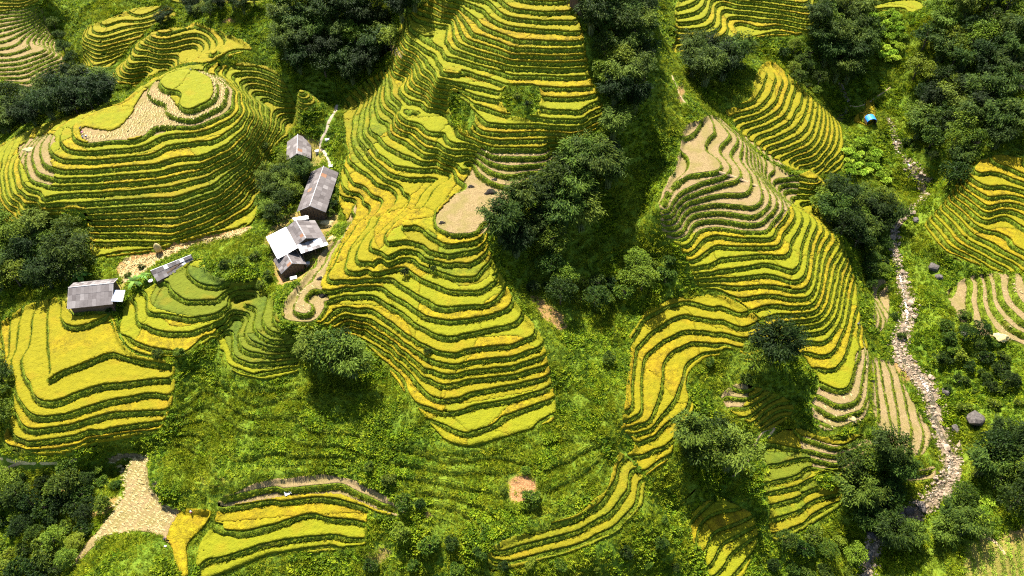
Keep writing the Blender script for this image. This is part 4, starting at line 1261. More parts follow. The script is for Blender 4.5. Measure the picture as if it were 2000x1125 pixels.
def ribbon(name, label, W, width, mat, lift=.12, seed=0, nseg=5, wn=.35, kind='structure', crown=0.0, soft=True):
    W = np.asarray(W, float)
    n = len(W)
    tg = np.gradient(W[:, :2], axis=0); tg /= np.linalg.norm(tg, axis=1, keepdims=True) + 1e-9
    nr = np.stack([-tg[:, 1], tg[:, 0]], 1)
    wd = np.broadcast_to(np.asarray(width, float), (n,)).copy()
    L = np.concatenate([[0], np.cumsum(np.linalg.norm(np.diff(W[:, :2], axis=0), axis=1))])
    wa = wd * (1 + wn * vnoise(L, L * 0 + seed, 3.0, 41)); wb = wd * (1 + wn * vnoise(L, L * 0 + seed, 3.0, 42))
    V = []
    for k in range(nseg + 1):
        f = -1 + 2 * k / nseg
        off_ = np.where(f < 0, f * wa, f * wb) / 2
        x = W[:, 0] + nr[:, 0] * off_; y = W[:, 1] + nr[:, 1] * off_
        z = surf_z(x, y) + lift + crown * (1 - f * f) - (.25 if abs(f) > .99 else 0)
        V.append(np.column_stack([x, y, z]))
    V = np.stack(V, 1).reshape(-1, 3)
    Q = []
    m = nseg + 1
    i = np.arange(n - 1)[:, None] * m + np.arange(nseg)[None]
    i = i.ravel()
    Q = np.stack([i, i + m, i + m + 1, i + 1], 1)[:, ::-1]
    me = mesh_np(name, V, np.zeros((0, 3), int), True, [mat], None, Q)
    o = link(name, me, kind=kind, label=label)
    left = np.stack([W[:, 0] - nr[:, 0] * wa / 2, W[:, 1] - nr[:, 1] * wa / 2], 1)
    right = np.stack([W[:, 0] + nr[:, 0] * wb / 2, W[:, 1] + nr[:, 1] * wb / 2], 1)
    NO_GREEN.append((np.vstack([left, right[::-1]]), .9 if 'stream' in name else (-.25 if np.mean(wd) > .6 else .6)))
    return o

def surf_z(x, y):
    """bilinear height of the built ground"""
    x = np.asarray(x, float); y = np.asarray(y, float)
    fi = np.clip((x - xs[0]) / (xs[1] - xs[0]), 0, NX - 1.001); i = fi.astype(int); fx = fi - i
    j = np.clip(np.searchsorted(ys, y, side='right') - 1, 0, NY - 2); fy = np.clip((y - ys[j]) / (ys[j + 1] - ys[j]), 0, 1)
    g = gG.reshape(NX, NY)
    z = (g[i, j] * (1 - fx) + g[i + 1, j] * fx) * (1 - fy) + (g[i, j + 1] * (1 - fx) + g[i + 1, j + 1] * fx) * fy
    return z

M['concrete'] = plain_mat('pale_concrete', (.34, .27, .19), .9, 1.5, .35)
M['dirt'] = plain_mat('trodden_dirt', (.42, .29, .15), .95, 2.5, .35)
M['strawline'] = plain_mat('strawy_path', (.55, .43, .18), .95, 2.5, .35)
M['gravel'] = plain_mat('stream_gravel', (.17, .125, .075), .9, 2.2, .7)
def water_mat():
    m, nt, b = new_mat('stream_water')
    n = noise_node(nt, 1.6, 4, .7, world_pos(nt))
    r = ramp_node(nt, n.outputs[0], [(.35, (.035, .03, .015)), (.58, (.10, .08, .04)), (.76, (.45, .44, .42))])
    nt.links.new(r.outputs[0], b.inputs['Base Color'])
    b.inputs['Roughness'].default_value = .15
    bump(nt, b, n.outputs[0], .6, .15)
    return m
M['water'] = water_mat()
for s, w, mt, lab in [
    ('658 205 654 222 642 240 638 258 628 272 624 288 634 298 642 312 646 330', 1.5, 'concrete', 'white concrete path leading down to the farmhouses'),
    ('597 42 603 58 618 74 632 88', 1.2, 'dirt', 'dirt path through the grove at top centre'),
    ('757 88 768 96 786 110', 1.3, 'dirt', 'orange dirt path at the edge of the central spur'),
    ('-10 893 30 903 90 908 150 898', .9, 'strawline', 'dirt path below the lowest terraces at left'),
    ('-10 935 15 915 40 905', 1.0, 'dirt', 'short red path at the left edge'),
    ('1312 150 1326 186 1350 215', 1.2, 'dirt', 'dirt trail on the crest of the right spur'),
    ('1404 335 1440 346 1500 372 1535 410', .9, 'dirt', 'trail down the crest between harvested terraces'),
    ('1676 615 1684 660 1692 690 1694 720', .7, 'dirt', 'trail along the right edge of the golden spur'),
    ('1500 855 1520 828 1480 850 1462 905 1430 930', .8, 'dirt', 'trail behind the big tree clump'),
    ('1740 170 1720 185 1680 210 1660 205', .7, 'dirt', 'trail above the blue hut'),
    ('1920 1045 1945 1062 1960 1085', .9, 'dirt', 'trail at the lower right edge'),
    ('1985 100 1970 135 1990 160 2010 175', 1.6, 'dirt', 'pale path at the right edge'),
]:
    ribbon('footpath', lab, px_path(s), w, M[mt], .1, seed=len(lab), nseg=3)

SW = px_path('1640 160 1650 188 1659 204 1648 222 1640 235', 6)
ribbon('stream_gravel_bed', 'narrow rocky bed of the upper stream branch', SW, 2.6, M['gravel'], .12, 3)
ribbon('stream', 'white water of the upper stream branch', SW, 1.3, M['water'], .24, 4, 3, .3)
STR = px_path('1735 228 1745 255 1750 285 1775 320 1806 358 1812 378 1790 402 1762 422 1745 445 1746 500 1756 525 1766 570 1776 602 1768 640 1750 676 1756 700 1790 732 1820 772 1834 830 1850 880 1860 920 1842 958 1805 988 1770 1006 1722 1042 1702 1082 1694 1140', 8)
dist = np.linspace(0, 1, len(STR))
sw = np.interp(dist, [0, .2, .35, .5, .62, .75, .9, 1], [2.2, 2.5, 2.7, 5.0, 6.2, 5.6, 4.6, 4.2])
ribbon('stream_gravel_bed', 'pale rocky bed of the main stream', STR, sw, M['gravel'], .15, 5, 6, .3)
wl = STR.copy()
wl[:, 0] += 1.0 * vnoise(np.arange(len(STR)), np.zeros(len(STR)), 6.0, 43)
ribbon('stream', 'shallow water threading the rocks of the main stream', wl, sw * .42, M['water'], .27, 6, 3, .5)

def rock_mesh(seed, mat, rough=.32):
    r = np.random.default_rng(seed)
    import bmesh
    bm = bmesh.new(); bmesh.ops.create_icosphere(bm, subdivisions=2, radius=1.0)
    pl = r.standard_normal((9, 3)); pl /= np.linalg.norm(pl, axis=1, keepdims=True); dd = r.uniform(.55, .95, 9)
    for v in bm.verts:
        p = np.array(v.co)
        for n_, d_2 in zip(pl, dd):
            e = p @ n_ - d_2
            if e > 0: p = p - n_ * e * .9
        p = p * (1 + rough * .25 * r.uniform(-1, 1))
        v.co = p
    me = bpy.data.meshes.new('rock'); bm.to_mesh(me); bm.free()
    me.materials.append(mat)
    return me
M['rock_pale'] = plain_mat('pale_rock', (.29, .215, .145), .85, .9, .65)
M['rock_dark'] = plain_mat('dark_boulder', (.085, .072, .062), .85, 1.6, .6)
RP = [rock_mesh(600 + i, M['rock_pale']) for i in range(6)]
RD = [rock_mesh(620 + i, M['rock_dark'], .6) for i in range(3)]
def stone(me, x, y, s, sz, lab, name='stream_rock', cat='rock', group=None, sink=.3):
    o = link(name, me, label=lab, cat=cat, group=group, loc=(x, y, float(surf_z(x, y)) + s * sz * (1 - sink) * .6), rot=(0, 0, float(rng.uniform(0, 6.28))))
    o.scale = (s * float(rng.uniform(.85, 1.25)), s, s * sz)
    return o
for k in range(298):
    i = int(rng.integers(8, len(STR) - 2)); off_ = float(rng.uniform(-.5, .5)) * sw[i] * 1.05
    t = STR[min(i + 1, len(STR) - 1)] - STR[i - 1]; t = t[:2] / (np.linalg.norm(t[:2]) + 1e-6)
    x, y = STR[i, 0] - t[1] * off_ + float(rng.uniform(-.6, .6)), STR[i, 1] + t[0] * off_ + float(rng.uniform(-.6, .6))
    s = float(np.clip(rng.lognormal(-.75, .42), .22, 1.35))
    stone(RP[k % 6], x, y, s, float(rng.uniform(.5, .8)), ('large' if s > .55 else 'small') + ' pale rock, ' + ('left' if off_ < 0 else 'right') + ' side of the ' + ('highest', 'upper', 'middle', 'lower', 'lowest')[min(4, int(5 * i / len(STR)))] + ' reach of the stream bed', group='rocks strewn along the stream bed')
PT = bpy.data.objects.new('pebble', RP[2])
pq = []
for k in range(2600):
    i = int(rng.integers(3, len(STR) - 2)); off_ = float(rng.uniform(-.5, .5)) * sw[i] * 1.1
    t = STR[min(i + 1, len(STR) - 1)] - STR[i - 1]; t = t[:2] / (np.linalg.norm(t[:2]) + 1e-6)
    pq.append((STR[i, 0] - t[1] * off_ + rng.uniform(-.7, .7), STR[i, 1] + t[0] * off_ + rng.uniform(-.7, .7)))
pq = np.array(pq)
sow('stream_pebbles', 'small stones scattered over the stream bed', 'stones', PT, np.column_stack([pq, surf_z(pq[:, 0], pq[:, 1]) + .2]), np.clip(rng.lognormal(-1.45, .4, len(pq)), .1, .5), 36)
for u, v, s, lab in [(1905, 822, 2.6, 'big dark boulder with a grassy foot right of the stream'), (1822, 524, 1.9, 'grey slab boulder below the right bank terraces'), (1833, 543, 1.2, 'smaller grey boulder under the slab boulder'),
                     (1845, 768, 1.5, 'dark boulder at the right edge of the stream above the big one'), (1868, 838, 1.4, 'dark boulder at the water left of the big boulder'), (1882, 655, 1.1, 'dark boulder beside the harvested strip on the right bank'),
                     (1790, 430, 1.3, 'dark rock where the channel meets the stream'), (1800, 990, 1.6, 'grey rock at the small cascade'), (1776, 1000, 1.4, 'lower grey rock at the small cascade'), (1700, 1045, 1.5, 'shaded rock in the stream under the trees')]:
    w = hit(u, v)[0]
    stone(RD[int(rng.integers(3))], float(w[0]), float(w[1]), s, .7, lab, 'boulder', 'boulder')

# ------------------------------------------------------------------ houses
def sheet_mat(name, cols, corr=True):
    m, nt, b = new_mat(name)
    oi = nt.nodes.new('ShaderNodeObjectInfo')
    n = noise_node(nt, .9, 5, .7, world_pos(nt))
    f = math_node(nt, 'ADD', math_node(nt, 'MULTIPLY', oi.outputs['Random'], .5), math_node(nt, 'MULTIPLY', n.outputs[0], .6))
    r = ramp_node(nt, f, [(.25, cols[0]), (.55, cols[1]), (.85, cols[2])])
    nt.links.new(r.outputs[0], b.inputs['Base Color'])
    b.inputs['Roughness'].default_value = .8
    b.inputs['Specular IOR Level'].default_value = .3
    return m
M['fibro'] = sheet_mat('weathered_cement_sheet', ((.075, .062, .058), (.118, .100, .095), (.18, .158, .150)))
M['fibro_pale'] = sheet_mat('pale_cement_sheet', ((.10, .085, .080), (.155, .135, .128), (.24, .215, .205)))
M['white_sheet'] = sheet_mat('white_metal_sheet', ((.55, .53, .52), (.68, .66, .65), (.80, .78, .77)))
M['rust'] = sheet_mat('rusty_sheet', ((.14, .06, .03), (.22, .10, .05), (.30, .17, .10)))
M['ridge'] = plain_mat('ridge_cap', (.46, .42, .40), .8)
M['timber'] = plain_mat('dark_timber', (.10, .065, .04), .85, 3)
M['plaster'] = plain_mat('pale_wall', (.55, .52, .50), .9, 1.5, .2)
M['bluegrey'] = plain_mat('blue_grey_sheet', (.30, .34, .42), .7, 1.5, .2)
M['yard'] = plain_mat('trodden_yard', (.40, .25, .12), .95, 1.2, .4)
UNIT = Geo(); UNIT.box((0, 0, 0), (1, 1, 1))
UNITS = {k: UNIT.mesh('sheet', M[k]) for k in ('fibro', 'fibro_pale', 'white_sheet', 'bluegrey', 'timber', 'rust')}

def frame(o, U, V_, N_):
    return Matrix(((U.x, V_.x, N_.x, o.x), (U.y, V_.y, N_.y, o.y), (U.z, V_.z, N_.z, o.z), (0, 0, 0, 1)))

def slope(root, L, name, a, b, c, d, nu, nv, mats, thick=.07, probs=None):
    """roof slope: ridge a-b, eave d-c below it; one part holding separate overlapping sheets"""
    g = Geo()
    up = (b - a).cross(d - a).normalized()
    if up.z < 0: up = -up
    g.prism([list(p - L - up * .10) for p in (a, b, c, d)], list(up * .04))
    part = link(name, g.mesh(name, M['timber']), root)
    for j in range(nv):
        for i in range(nu):
            f0, f1, g0, g1 = i / nu, (i + 1) / nu, j / nv, (j + 1) / nv
            top0 = a.lerp(b, f0).lerp(d.lerp(c, f0), g0); top1 = a.lerp(b, f1).lerp(d.lerp(c, f1), g0)
            bot0 = a.lerp(b, f0).lerp(d.lerp(c, f0), min(1.0, g1 + .03)); 
            U = (top1 - top0) * 1.0; V_ = (bot0 - top0) * (1 + .03 * random.random())
            k = mats[0] if len(mats) == 1 else random.choices(mats, probs)[0]
            if k == 'fibro': k = random.choices(('fibro', 'fibro_pale', 'rust'), (.8, .15, .05))[0]
            o = link('roof_sheet', UNITS[k], part)
            lift = .0 + .03 * (j % 2 == 0) + .012 * random.random()
            o.matrix_local = frame(top0 - L + up * lift - U * .004 * random.random(), U * .985, V_, up * thick * .6)
    return part

def P3(u, v, z):
    x, y = at_z(u, v, z)
    return Vector((float(x), float(y), float(z)))

def gable_house(name, label, r0, r1, zr, hw, drop, wall_in=.7, nu=9, nv=3, mats=('fibro',), probs=None, hw2=None, front_over=.5, wallmat='timber', base=None, door=True):
    a, b = P3(*r0, zr), P3(*r1, zr)
    ax = (b - a).normalized(); out = Vector((ax.y, -ax.x, 0))     # right hand side looking from a to b
    if out.x < 0: out = -out
    hl, hr = hw, hw2 or hw
    cl0, cl1 = a - out * hl - Vector((0, 0, drop)), b - out * hl - Vector((0, 0, drop))
    cr0, cr1 = a + out * hr - Vector((0, 0, drop * hr / hl)), b + out * hr - Vector((0, 0, drop * hr / hl))
    mid = (a + b) / 2
    gz = base if base is not None else min(float(surf_z(p.x, p.y)) for p in (mid, cl0, cl1, cr0, cr1)) 
    L = Vector((mid.x, mid.y, gz))
    root = link(name, None, label=label, cat='house', loc=L)
    root.empty_display_size = 1
    slope(root, L, 'roof', a, b, cl1, cl0, nu, nv, mats, probs=probs)
    slope(root, L, 'roof', a, b, cr1, cr0, nu, nv, mats, probs=probs)
    g = Geo(); g.tube([list(a - L + Vector((0, 0, .05)) - ax * .05), list(b - L + Vector((0, 0, .05)) + ax * .05)], .16, 6)
    link('ridge_cap', g.mesh('ridge_cap', M['ridge']), root)
    # timber barge boards on both gables
    for e, c1, c2 in ((a, cl0, cr0), (b, cl1, cr1)):
        for c in (c1, c2):
            g = Geo(); g.tube([list(e - L), list(c - L)], .09, 4)
            link('barge_board', g.mesh('barge_board', M['ridge']), root)
    # walls
    wl_, wr_ = hl - wall_in, hr - wall_in
    a2, b2 = a + ax * front_over, b - ax * front_over
    zl = zr - drop * wl_ / hl - .15; zr_ = zr - drop * wr_ / hl - .15
    q = lambda p, o_, z: Vector((p.x + out.x * o_, p.y + out.y * o_, z)) - L
    for o_, zt in ((-wl_, zl), (wr_, zr_)):
        g = Geo(); g.prism([list(q(a2, o_, gz - .6)), list(q(b2, o_, gz - .6)), list(q(b2, o_, zt)), list(q(a2, o_, zt))], list(out * (.12 if o_ < 0 else -.12)))
        link('wall', g.mesh('wall', M[wallmat]), root)
    for p, sgn in ((a2, 1), (b2, -1)):
        g = Geo(); g.prism([list(q(p, -wl_ + .13, gz - .6)), list(q(p, wr_ - .13, gz - .6)), list(q(p, wr_ - .13, zr_)), list(q(p, 0, zr - .2)), list(q(p, -wl_ + .13, zl))], list(ax * .12 * sgn))
        w_ = link('gable_wall', g.mesh('gable_wall', M[wallmat]), root)
        # boards and a door on the gable, each a piece of its own
        nb = 7
        for i in range(nb):
            f0 = (i + .06) / nb; f1 = (i + .94) / nb
            o0 = -wl_ + .2 + (wl_ + wr_ - .4) * f0; o1 = -wl_ + .2 + (wl_ + wr_ - .4) * f1
            hgt_ = zr - .45 - (zr - max(zl, zr_)) * max(abs(o0), abs(o1)) / max(wl_, wr_) - gz
            u_ = q(p, o1, gz) - q(p, o0, gz)
            bo = link('board', UNITS['timber'], w_)
            bo.matrix_local = frame(q(p, o0, gz - .3) - ax * .06 * sgn, u_, -ax * .05 * sgn, Vector((0, 0, max(.6, hgt_ - .1 - .2 * random.random()))))
    # corner posts under the eaves
    for p in (a, b):
        for o_, zt in ((-hl + .15, zr - drop), (hr - .15, zr - drop * hr / hl)):
            g = Geo(); pp = q(p + (ax if p is a else -ax) * .3, o_, 0)
            g.tube([[pp.x, pp.y, -.6], [pp.x, pp.y, zt - gz + .05]], .09, 6)
            link('post', g.mesh('post', M['timber']), root)
    # yard left bare around the house
    rect = np.array([[*(p + out * o_).xy] for p, o_ in ((a - ax * .6, -hl - .4), (b + ax * .6, -hl - .4), (b + ax * .6, hr + .4), (a - ax * .6, hr + .4))])
    NO_GREEN.append(rect)
    return root, L, a, b, out, ax, gz

Z4 = 39.0
gable_house('farmhouse', 'long grey roofed farmhouse behind the white roofed one', (632, 325), (605, 402), 39.5, 4.6, 2.5, nu=12, nv=3)
gable_house('farmhouse', 'upper grey roofed farmhouse half hidden by dark trees', (581.5, 263), (580, 300), 37.5, 4.2, 2.6, nu=7, nv=3, mats=('fibro_pale', 'fibro'), probs=(.6, .4))
gable_house('farmhouse', 'small grey gabled farmhouse in front of the white roofed one', (555, 488), (570.5, 514.5), 37.0, 3.9, 2.3, nu=6, nv=3)
h1 = gable_house('farmhouse', 'lowest grey roofed farmhouse beside the big golden field', (134, 562), (221, 553), 33.4, 3.4, 1.5, nu=11, nv=3, mats=('fibro_pale', 'fibro'), probs=(.5, .5), hw2=6.0)
gable_house('farmhouse', 'grey roof peeping out of the grove at top centre', (556, 18), (583, 7), 62.5, 3.6, 2.0, nu=6, nv=2, mats=('fibro_pale',))
gable_house('farmhouse', 'pale roofed house cut by the top edge above the gully woods', (1124, -7), (1144, -17), 82.5, 3.4, 1.6, nu=6, nv=2, mats=('white_sheet', 'fibro_pale'), probs=(.6, .4))
gable_house('shed', 'small pale roofed shed among trees right of the hilltop house', (1150, 10), (1162, 5), 79.0, 2.2, 1.0, nu=4, nv=2, mats=('fibro_pale',))
# white roofed compound: grey gable, long white lean-to and patched front skirt
hm = gable_house('farmhouse', 'large farmhouse with a broad white sheet roof and grey gable', (577.5, 430), (597.5, 465), 39.2, 3.2, 1.5, nu=7, nv=3, hw2=5.6, mats=('fibro',))
root, L, a, b, out, ax, gz = hm
el0, el1 = a - out * 3.3 - Vector((0, 0, 1.62)), b - out * 3.3 - Vector((0, 0, 1.62))
o0, o1 = el0 - out * 6.6 - Vector((0, 0, 1.15)) - ax * .4, el1 - out * 6.6 - Vector((0, 0, 1.15)) + ax * 1.6
slope(root, L, 'lean_to_roof', el0 - ax * .4, el1 + ax * 1.2, o1, o0, 8, 3, ('white_sheet',))
for f in (.03, .35, .65, .97):
    p = o0.lerp(o1, f) + out * .3
    g = Geo(); g.tube([[p.x - L.x, p.y - L.y, -.8], [p.x - L.x, p.y - L.y, p.z - L.z - .05]], .09, 6); link('post', g.mesh('post', M['timber']), root)
g = Geo(); g.prism([list(o0 + out * .5 - L + Vector((0, 0, -3.2))), list(o1 + out * .5 - L + Vector((0, 0, -3.2))), list(o1 + out * .5 - L), list(o0 + out * .5 - L)], list(out * .12))
link('wall', g.mesh('wall', M['plaster']), root)
f0, f1 = b - out * 3.1 - Vector((0, 0, 1.35)), b + out * 5.4 - Vector((0, 0, 1.9))
slope(root, L, 'skirt_roof', f0 + ax * .05, f1 + ax * .05, f1 + ax * 3.3 - Vector((0, 0, .75)), f0 + ax * 3.3 - Vector((0, 0, .9)), 7, 3, ('fibro_pale', 'white_sheet'), probs=(.55, .45))
for f in (.05, .5, .95):
    p = (f0 + ax * 3.2 - Vector((0, 0, .9))).lerp(f1 + ax * 3.2 - Vector((0, 0, .75)), f)
    g = Geo(); g.tube([[p.x - L.x, p.y - L.y, -1.2], [p.x - L.x, p.y - L.y, p.z - L.z - .05]], .09, 6); link('post', g.mesh('post', M['timber']), root)
g0, g1 = a - ax * 2.6 - out * .5 - Vector((0, 0, .9)), a - ax * 2.6 + out * 4.6 - Vector((0, 0, 1.9))
slope(root, L, 'rear_roof', a - out * .4 - Vector((0, 0, .25)), a + out * 4.0 - Vector((0, 0, 1.3)), g1, g0, 5, 2, ('white_sheet',))
# blue grey lean-to with a white edge on the lowest farmhouse
root, L, a, b, out, ax, gz = h1
c0 = b + Vector((0, 0, -1.7)) + out * 1.2
slope(root, L, 'lean_to_roof', c0, c0 + out * 4.6, c0 + out * 4.6 + ax * 2.6 - Vector((0, 0, .6)), c0 + ax * 2.6 - Vector((0, 0, .6)), 4, 1, ('bluegrey',))
g = Geo(); g.tube([list(c0 + ax * 2.6 - Vector((0, 0, .6)) - L), list(c0 + out * 4.6 + ax * 2.8 - Vector((0, 0, .55)) - L)], .22, 6); link('gutter', g.mesh('gutter', M['white_sheet']), root)
# long single pitch shed
a, b = P3(294, 529, 34.2), P3(373, 498, 34.2)
c, d = P3(380, 512, 32.3), P3(307, 550, 32.3)
L = Vector((*((a + c) / 2).xy, 29.6))
root = link('shed', None, label='long low shed of patched grey sheets on the valley side', cat='shed', loc=L)
slope(root, L, 'roof', a, b, c, d, 10, 3, ('fibro_pale', 'fibro', 'white_sheet'), probs=(.55, .3, .15))
g = Geo(); g.tube([list(a - L), list(b - L)], .14, 6); link('ridge_cap', g.mesh('ridge_cap', M['white_sheet']), root)
for p, q_ in ((a, b), (d, c)):
    g = Geo(); w0, w1 = p.lerp(q_, .03) - L, p.lerp(q_, .97) - L
    g.prism([[w0.x, w0.y, -1.5], [w1.x, w1.y, -1.5], list(w1 - Vector((0, 0, .15))), list(w0 - Vector((0, 0, .15)))], [0, .1, 0]); link('wall', g.mesh('wall', M['timber']), root)
for p in (a, b, c, d):
    g = Geo(); g.tube([[p.x - L.x, p.y - L.y, -1.5], [p.x - L.x, p.y - L.y, p.z - L.z]], .1, 6); link('post', g.mesh('post', M['timber']), root)
NO_GREEN.append(np.array([[*a.xy], [*b.xy], [*c.xy], [*d.xy]]))

# blue hut
M['blue'] = plain_mat('blue_tarpaulin', (.03, .22, .80), .45, 2, .25)
w = hit(1699, 238)[0]; L = Vector((float(w[0]), float(w[1]), float(w[2]) + .15))
root = link('field_hut', None, label='little hut with an arched bright blue tarpaulin roof', cat='hut', loc=L)
g = Geo(); n = 10
arc = [(-1.9 * math.cos(math.pi * i / n), 1.9 * .75 * math.sin(math.pi * i / n) + .9) for i in range(n + 1)]
for (x0, z0), (x1, z1) in zip(arc[:-1], arc[1:]):
    g.prism([[x0, -1.7, z0], [x1, -1.7, z1], [x1, 1.7, z1], [x0, 1.7, z0]], [-.05 * x0, 0, .06])
link('tarpaulin_roof', g.mesh('tarpaulin_roof', M['blue']), root)
for sx in (-1.8, 1.8):
    g = Geo(); g.box((sx - .06, -1.5, -.4), (sx + .06, 1.5, .95)); link('wall', g.mesh('wall', M['timber']), root)
g = Geo(); g.box((-1.7, 1.38, -.4), (1.7, 1.5, 1.7)); link('wall', g.mesh('wall', M['timber']), root)
for sx in (-1.75, 1.75):
    for sy in (-1.6, 1.6):
        g = Geo(); g.tube([[sx, sy, -.5], [sx, sy, 1.0]], .07, 6); link('post', g.mesh('post', M['timber']), root)

# ------------------------------------------------------------------ smaller things
def terrace_z(x, y):
    """top of whatever field or ground lies at x, y (nearest built field vertex)"""
    best, bz = 1.2, None
    for kd, top, t in TERRACES:
        if x < top[:, 0].min() - 1 or x > top[:, 0].max() + 1 or y < top[:, 1].min() - 1 or y > top[:, 1].max() + 1: continue
        d2 = np.hypot(top[:, 0] - x, top[:, 1] - y); i = int(d2.argmin())
        if d2[i] < best: best, bz = d2[i], float(top[i, 2]) - (0 if kd == 'stubble' else .6)
    return bz if bz is not None else float(surf_z(x, y))

# small concrete slab / hayrick / box
w = hit(311, 492)[0]
root = link('hayrick', None, label='tall dark hayrick at the end of the lowest terrace of the left hill', cat='hayrick', loc=(float(w[0]), float(w[1]), terrace_z(*w[:2])))
g = Geo(); g.tube([[0, 0, 0], [.05, 0, .9], [0, .05, 1.9], [0, 0, 2.7], [0, 0, 3.1]], [1.0, 1.15, .95, .5, .08], 12); link('straw_stack', g.mesh('straw_stack', M['straw'], True), root)
g = Geo(); g.tube([[0, 0, -.2], [0, 0, 3.6]], .06, 6); link('pole', g.mesh('pole', M['timber']), root)
def heap(u, v, s, lab, mat='ash', nm='burnt_heap'):
    r = np.random.default_rng(int(u)); w = hit(u, v)[0]
    x, y = float(w[0]), float(w[1])
    root = link(nm, None, label=lab, cat='heap', loc=(x, y, terrace_z(x, y)))
    g = Geo(); n = 14; rings = [(1.0, -.05), (.92, .16), (.68, .34), (.36, .46), (.05, .5)]
    V = []
    for rr, zz_ in rings:
        for k in range(n):
            th = 2 * math.pi * k / n; q = s * rr * (1 + .22 * math.sin(3 * th + u) + .12 * r.standard_normal())
            V.append([q * math.cos(th) * 1.35, q * math.sin(th), s * zz_ * (1 + .1 * r.standard_normal())])
    Q = [[i * n + k, i * n + (k + 1) % n, (i + 1) * n + (k + 1) % n, (i + 1) * n + k] for i in range(len(rings) - 1) for k in range(n)]
    g.add(V, Q=Q); link('pile', g.mesh('pile', M[mat], True), root)
    g = Geo(); nl = 60; th = r.uniform(0, 6.28, nl); rr = s * r.uniform(.6, 1.35, nl)
    Vv, Qq = leaves(r, np.stack([rr * np.cos(th), rr * np.sin(th), np.full(nl, .06)], 1), np.stack([np.cos(th), np.sin(th), .1 + 0 * th], 1) + .5 * r.standard_normal((nl, 3)) * [1, 1, .1], r.uniform(.3, .6, nl), r.uniform(.05, .1, nl))
    g.add(Vv, Q=Qq); link('loose_straw', g.mesh('loose_straw', M['straw' if mat == 'ash' else mat]), root)
for u, v, s, lab in [(958, 372, 1.35, 'largest black burnt heap in the middle of the brown harvested plot'), (953, 352, .6, 'small burnt heap just above the largest one'), (966, 347, .7, 'burnt heap above the grassy bund of the brown plot'),
                     (920, 364, .75, 'burnt heap near the left rim of the brown plot'), (863, 434, .7, 'burnt heap in the lower left corner of the brown plot'), (630, 570, 1.1, 'black heap at the tip of the harvested nose'), (625, 540, .8, 'small black heap higher on the harvested nose'),
                     (306, 945, .7, 'dark heap on the strip above the saddle field')]:
    heap(u, v, s, lab)
for u, v, s, lab in [(1955, 662, 1.6, 'pale straw heap at the right edge terraces'), (1663, 815, 1.3, 'pale straw heap on the lowest brown terrace'), (55, 292, 1.2, 'pale straw heap on the left flank of the rounded hill'),
                     (640, 435, 1.4, 'pale straw heap beside the farmyard'), (650, 465, 1.2, 'lower pale straw heap beside the farmyard')]:
    heap(u, v, s, lab, 'straw', 'straw_heap')
w = hit(562, 962)[0]
root = link('wooden_crate', None, label='white topped threshing crate on the curved harvested strip', cat='crate', loc=(float(w[0]), float(w[1]), terrace_z(*w[:2])), rot=(0, 0, .5))
for sx in (-.75, .75):
    g = Geo(); g.box((sx - .04, -.6, 0), (sx + .04, .6, .7)); link('side_panel', g.mesh('side_panel', M['timber']), root)
for sy in (-.6, .6):
    g = Geo(); g.box((-.7, sy - .04, 0), (.7, sy + .04, .7)); link('end_panel', g.mesh('end_panel', M['timber']), root)
g = Geo(); g.box((-.85, -.7, .705), (.85, .7, .76)); link('cover', g.mesh('cover', M['white_sheet']), root)

# straw laid out in rows on the cut fields
st = Geo(); r = np.random.default_rng(5)
Vv, Qq = leaves(r, r.uniform(-1, 1, (26, 3)) * [.5, .16, .0] + [0, 0, .05], r.standard_normal((26, 3)) * [.9, .18, .12] + [.5, 0, .1], r.uniform(.5, .9, 26), r.uniform(.1, .2, 26))
st.add(Vv, Q=Qq); st.tube([[-.75, 0, .03], [-.2, .03, .09], [.4, -.02, .1], [.8, 0, .03]], [.06, .13, .12, .05], 6)
STRAW_TPL = bpy.data.objects.new('straw_bundle', st.mesh('straw_bundle', M['straw']))
def straw_rows(poly, label, ang, dx, dy, jit, prob=1.0, ref=None):
    W_ = world_poly(poly)
    lo, hi = W_.min(0), W_.max(0); c = (lo + hi) / 2; R_ = np.hypot(*(hi - lo)) / 2
    uu, vv = np.meshgrid(np.arange(-R_, R_, dx), np.arange(-R_, R_, dy))
    uu = uu + rng.uniform(-jit, jit, uu.shape); vv = vv + rng.uniform(-jit, jit, vv.shape) + .8 * vnoise(uu, vv, 9, 77)
    ca, sa = math.cos(ang), math.sin(ang)
    x = c[0] + uu * ca - vv * sa; y = c[1] + uu * sa + vv * ca
    x, y = x.ravel(), y.ravel()
    k = (sdist(W_, x, y) > .5) & (rng.uniform(0, 1, len(x)) < prob)
    x, y = x[k], y[k]
    # stand them on the built fields
    allt = np.vstack([t_[1][np.unique(t_[2])] for t_ in TERRACES if t_[0] == 'stubble'])
    near_ = allt[(allt[:, 0] > lo[0] - 3) & (allt[:, 0] < hi[0] + 3) & (allt[:, 1] > lo[1] - 3) & (allt[:, 1] < hi[1] + 3)]
    if not len(near_): return
    d2 = (x[:, None] - near_[None, :, 0]) ** 2 + (y[:, None] - near_[None, :, 1]) ** 2
    m = d2.argmin(1); ok = d2[np.arange(len(x)), m] < .8
    P = np.column_stack([x[ok], y[ok], near_[m[ok], 2]])
    o = sow('cut_straw', label, 'straw', STRAW_TPL, P, rng.uniform(.5, .95, len(P)), 31)
    a_ = o.data.attributes['rot']
    rot = np.zeros((len(P), 3), np.float32); rot[:, 2] = ang + math.pi / 2 + rng.uniform(-.35, .35, len(P))
    a_.data.foreach_set('vector', rot.ravel())
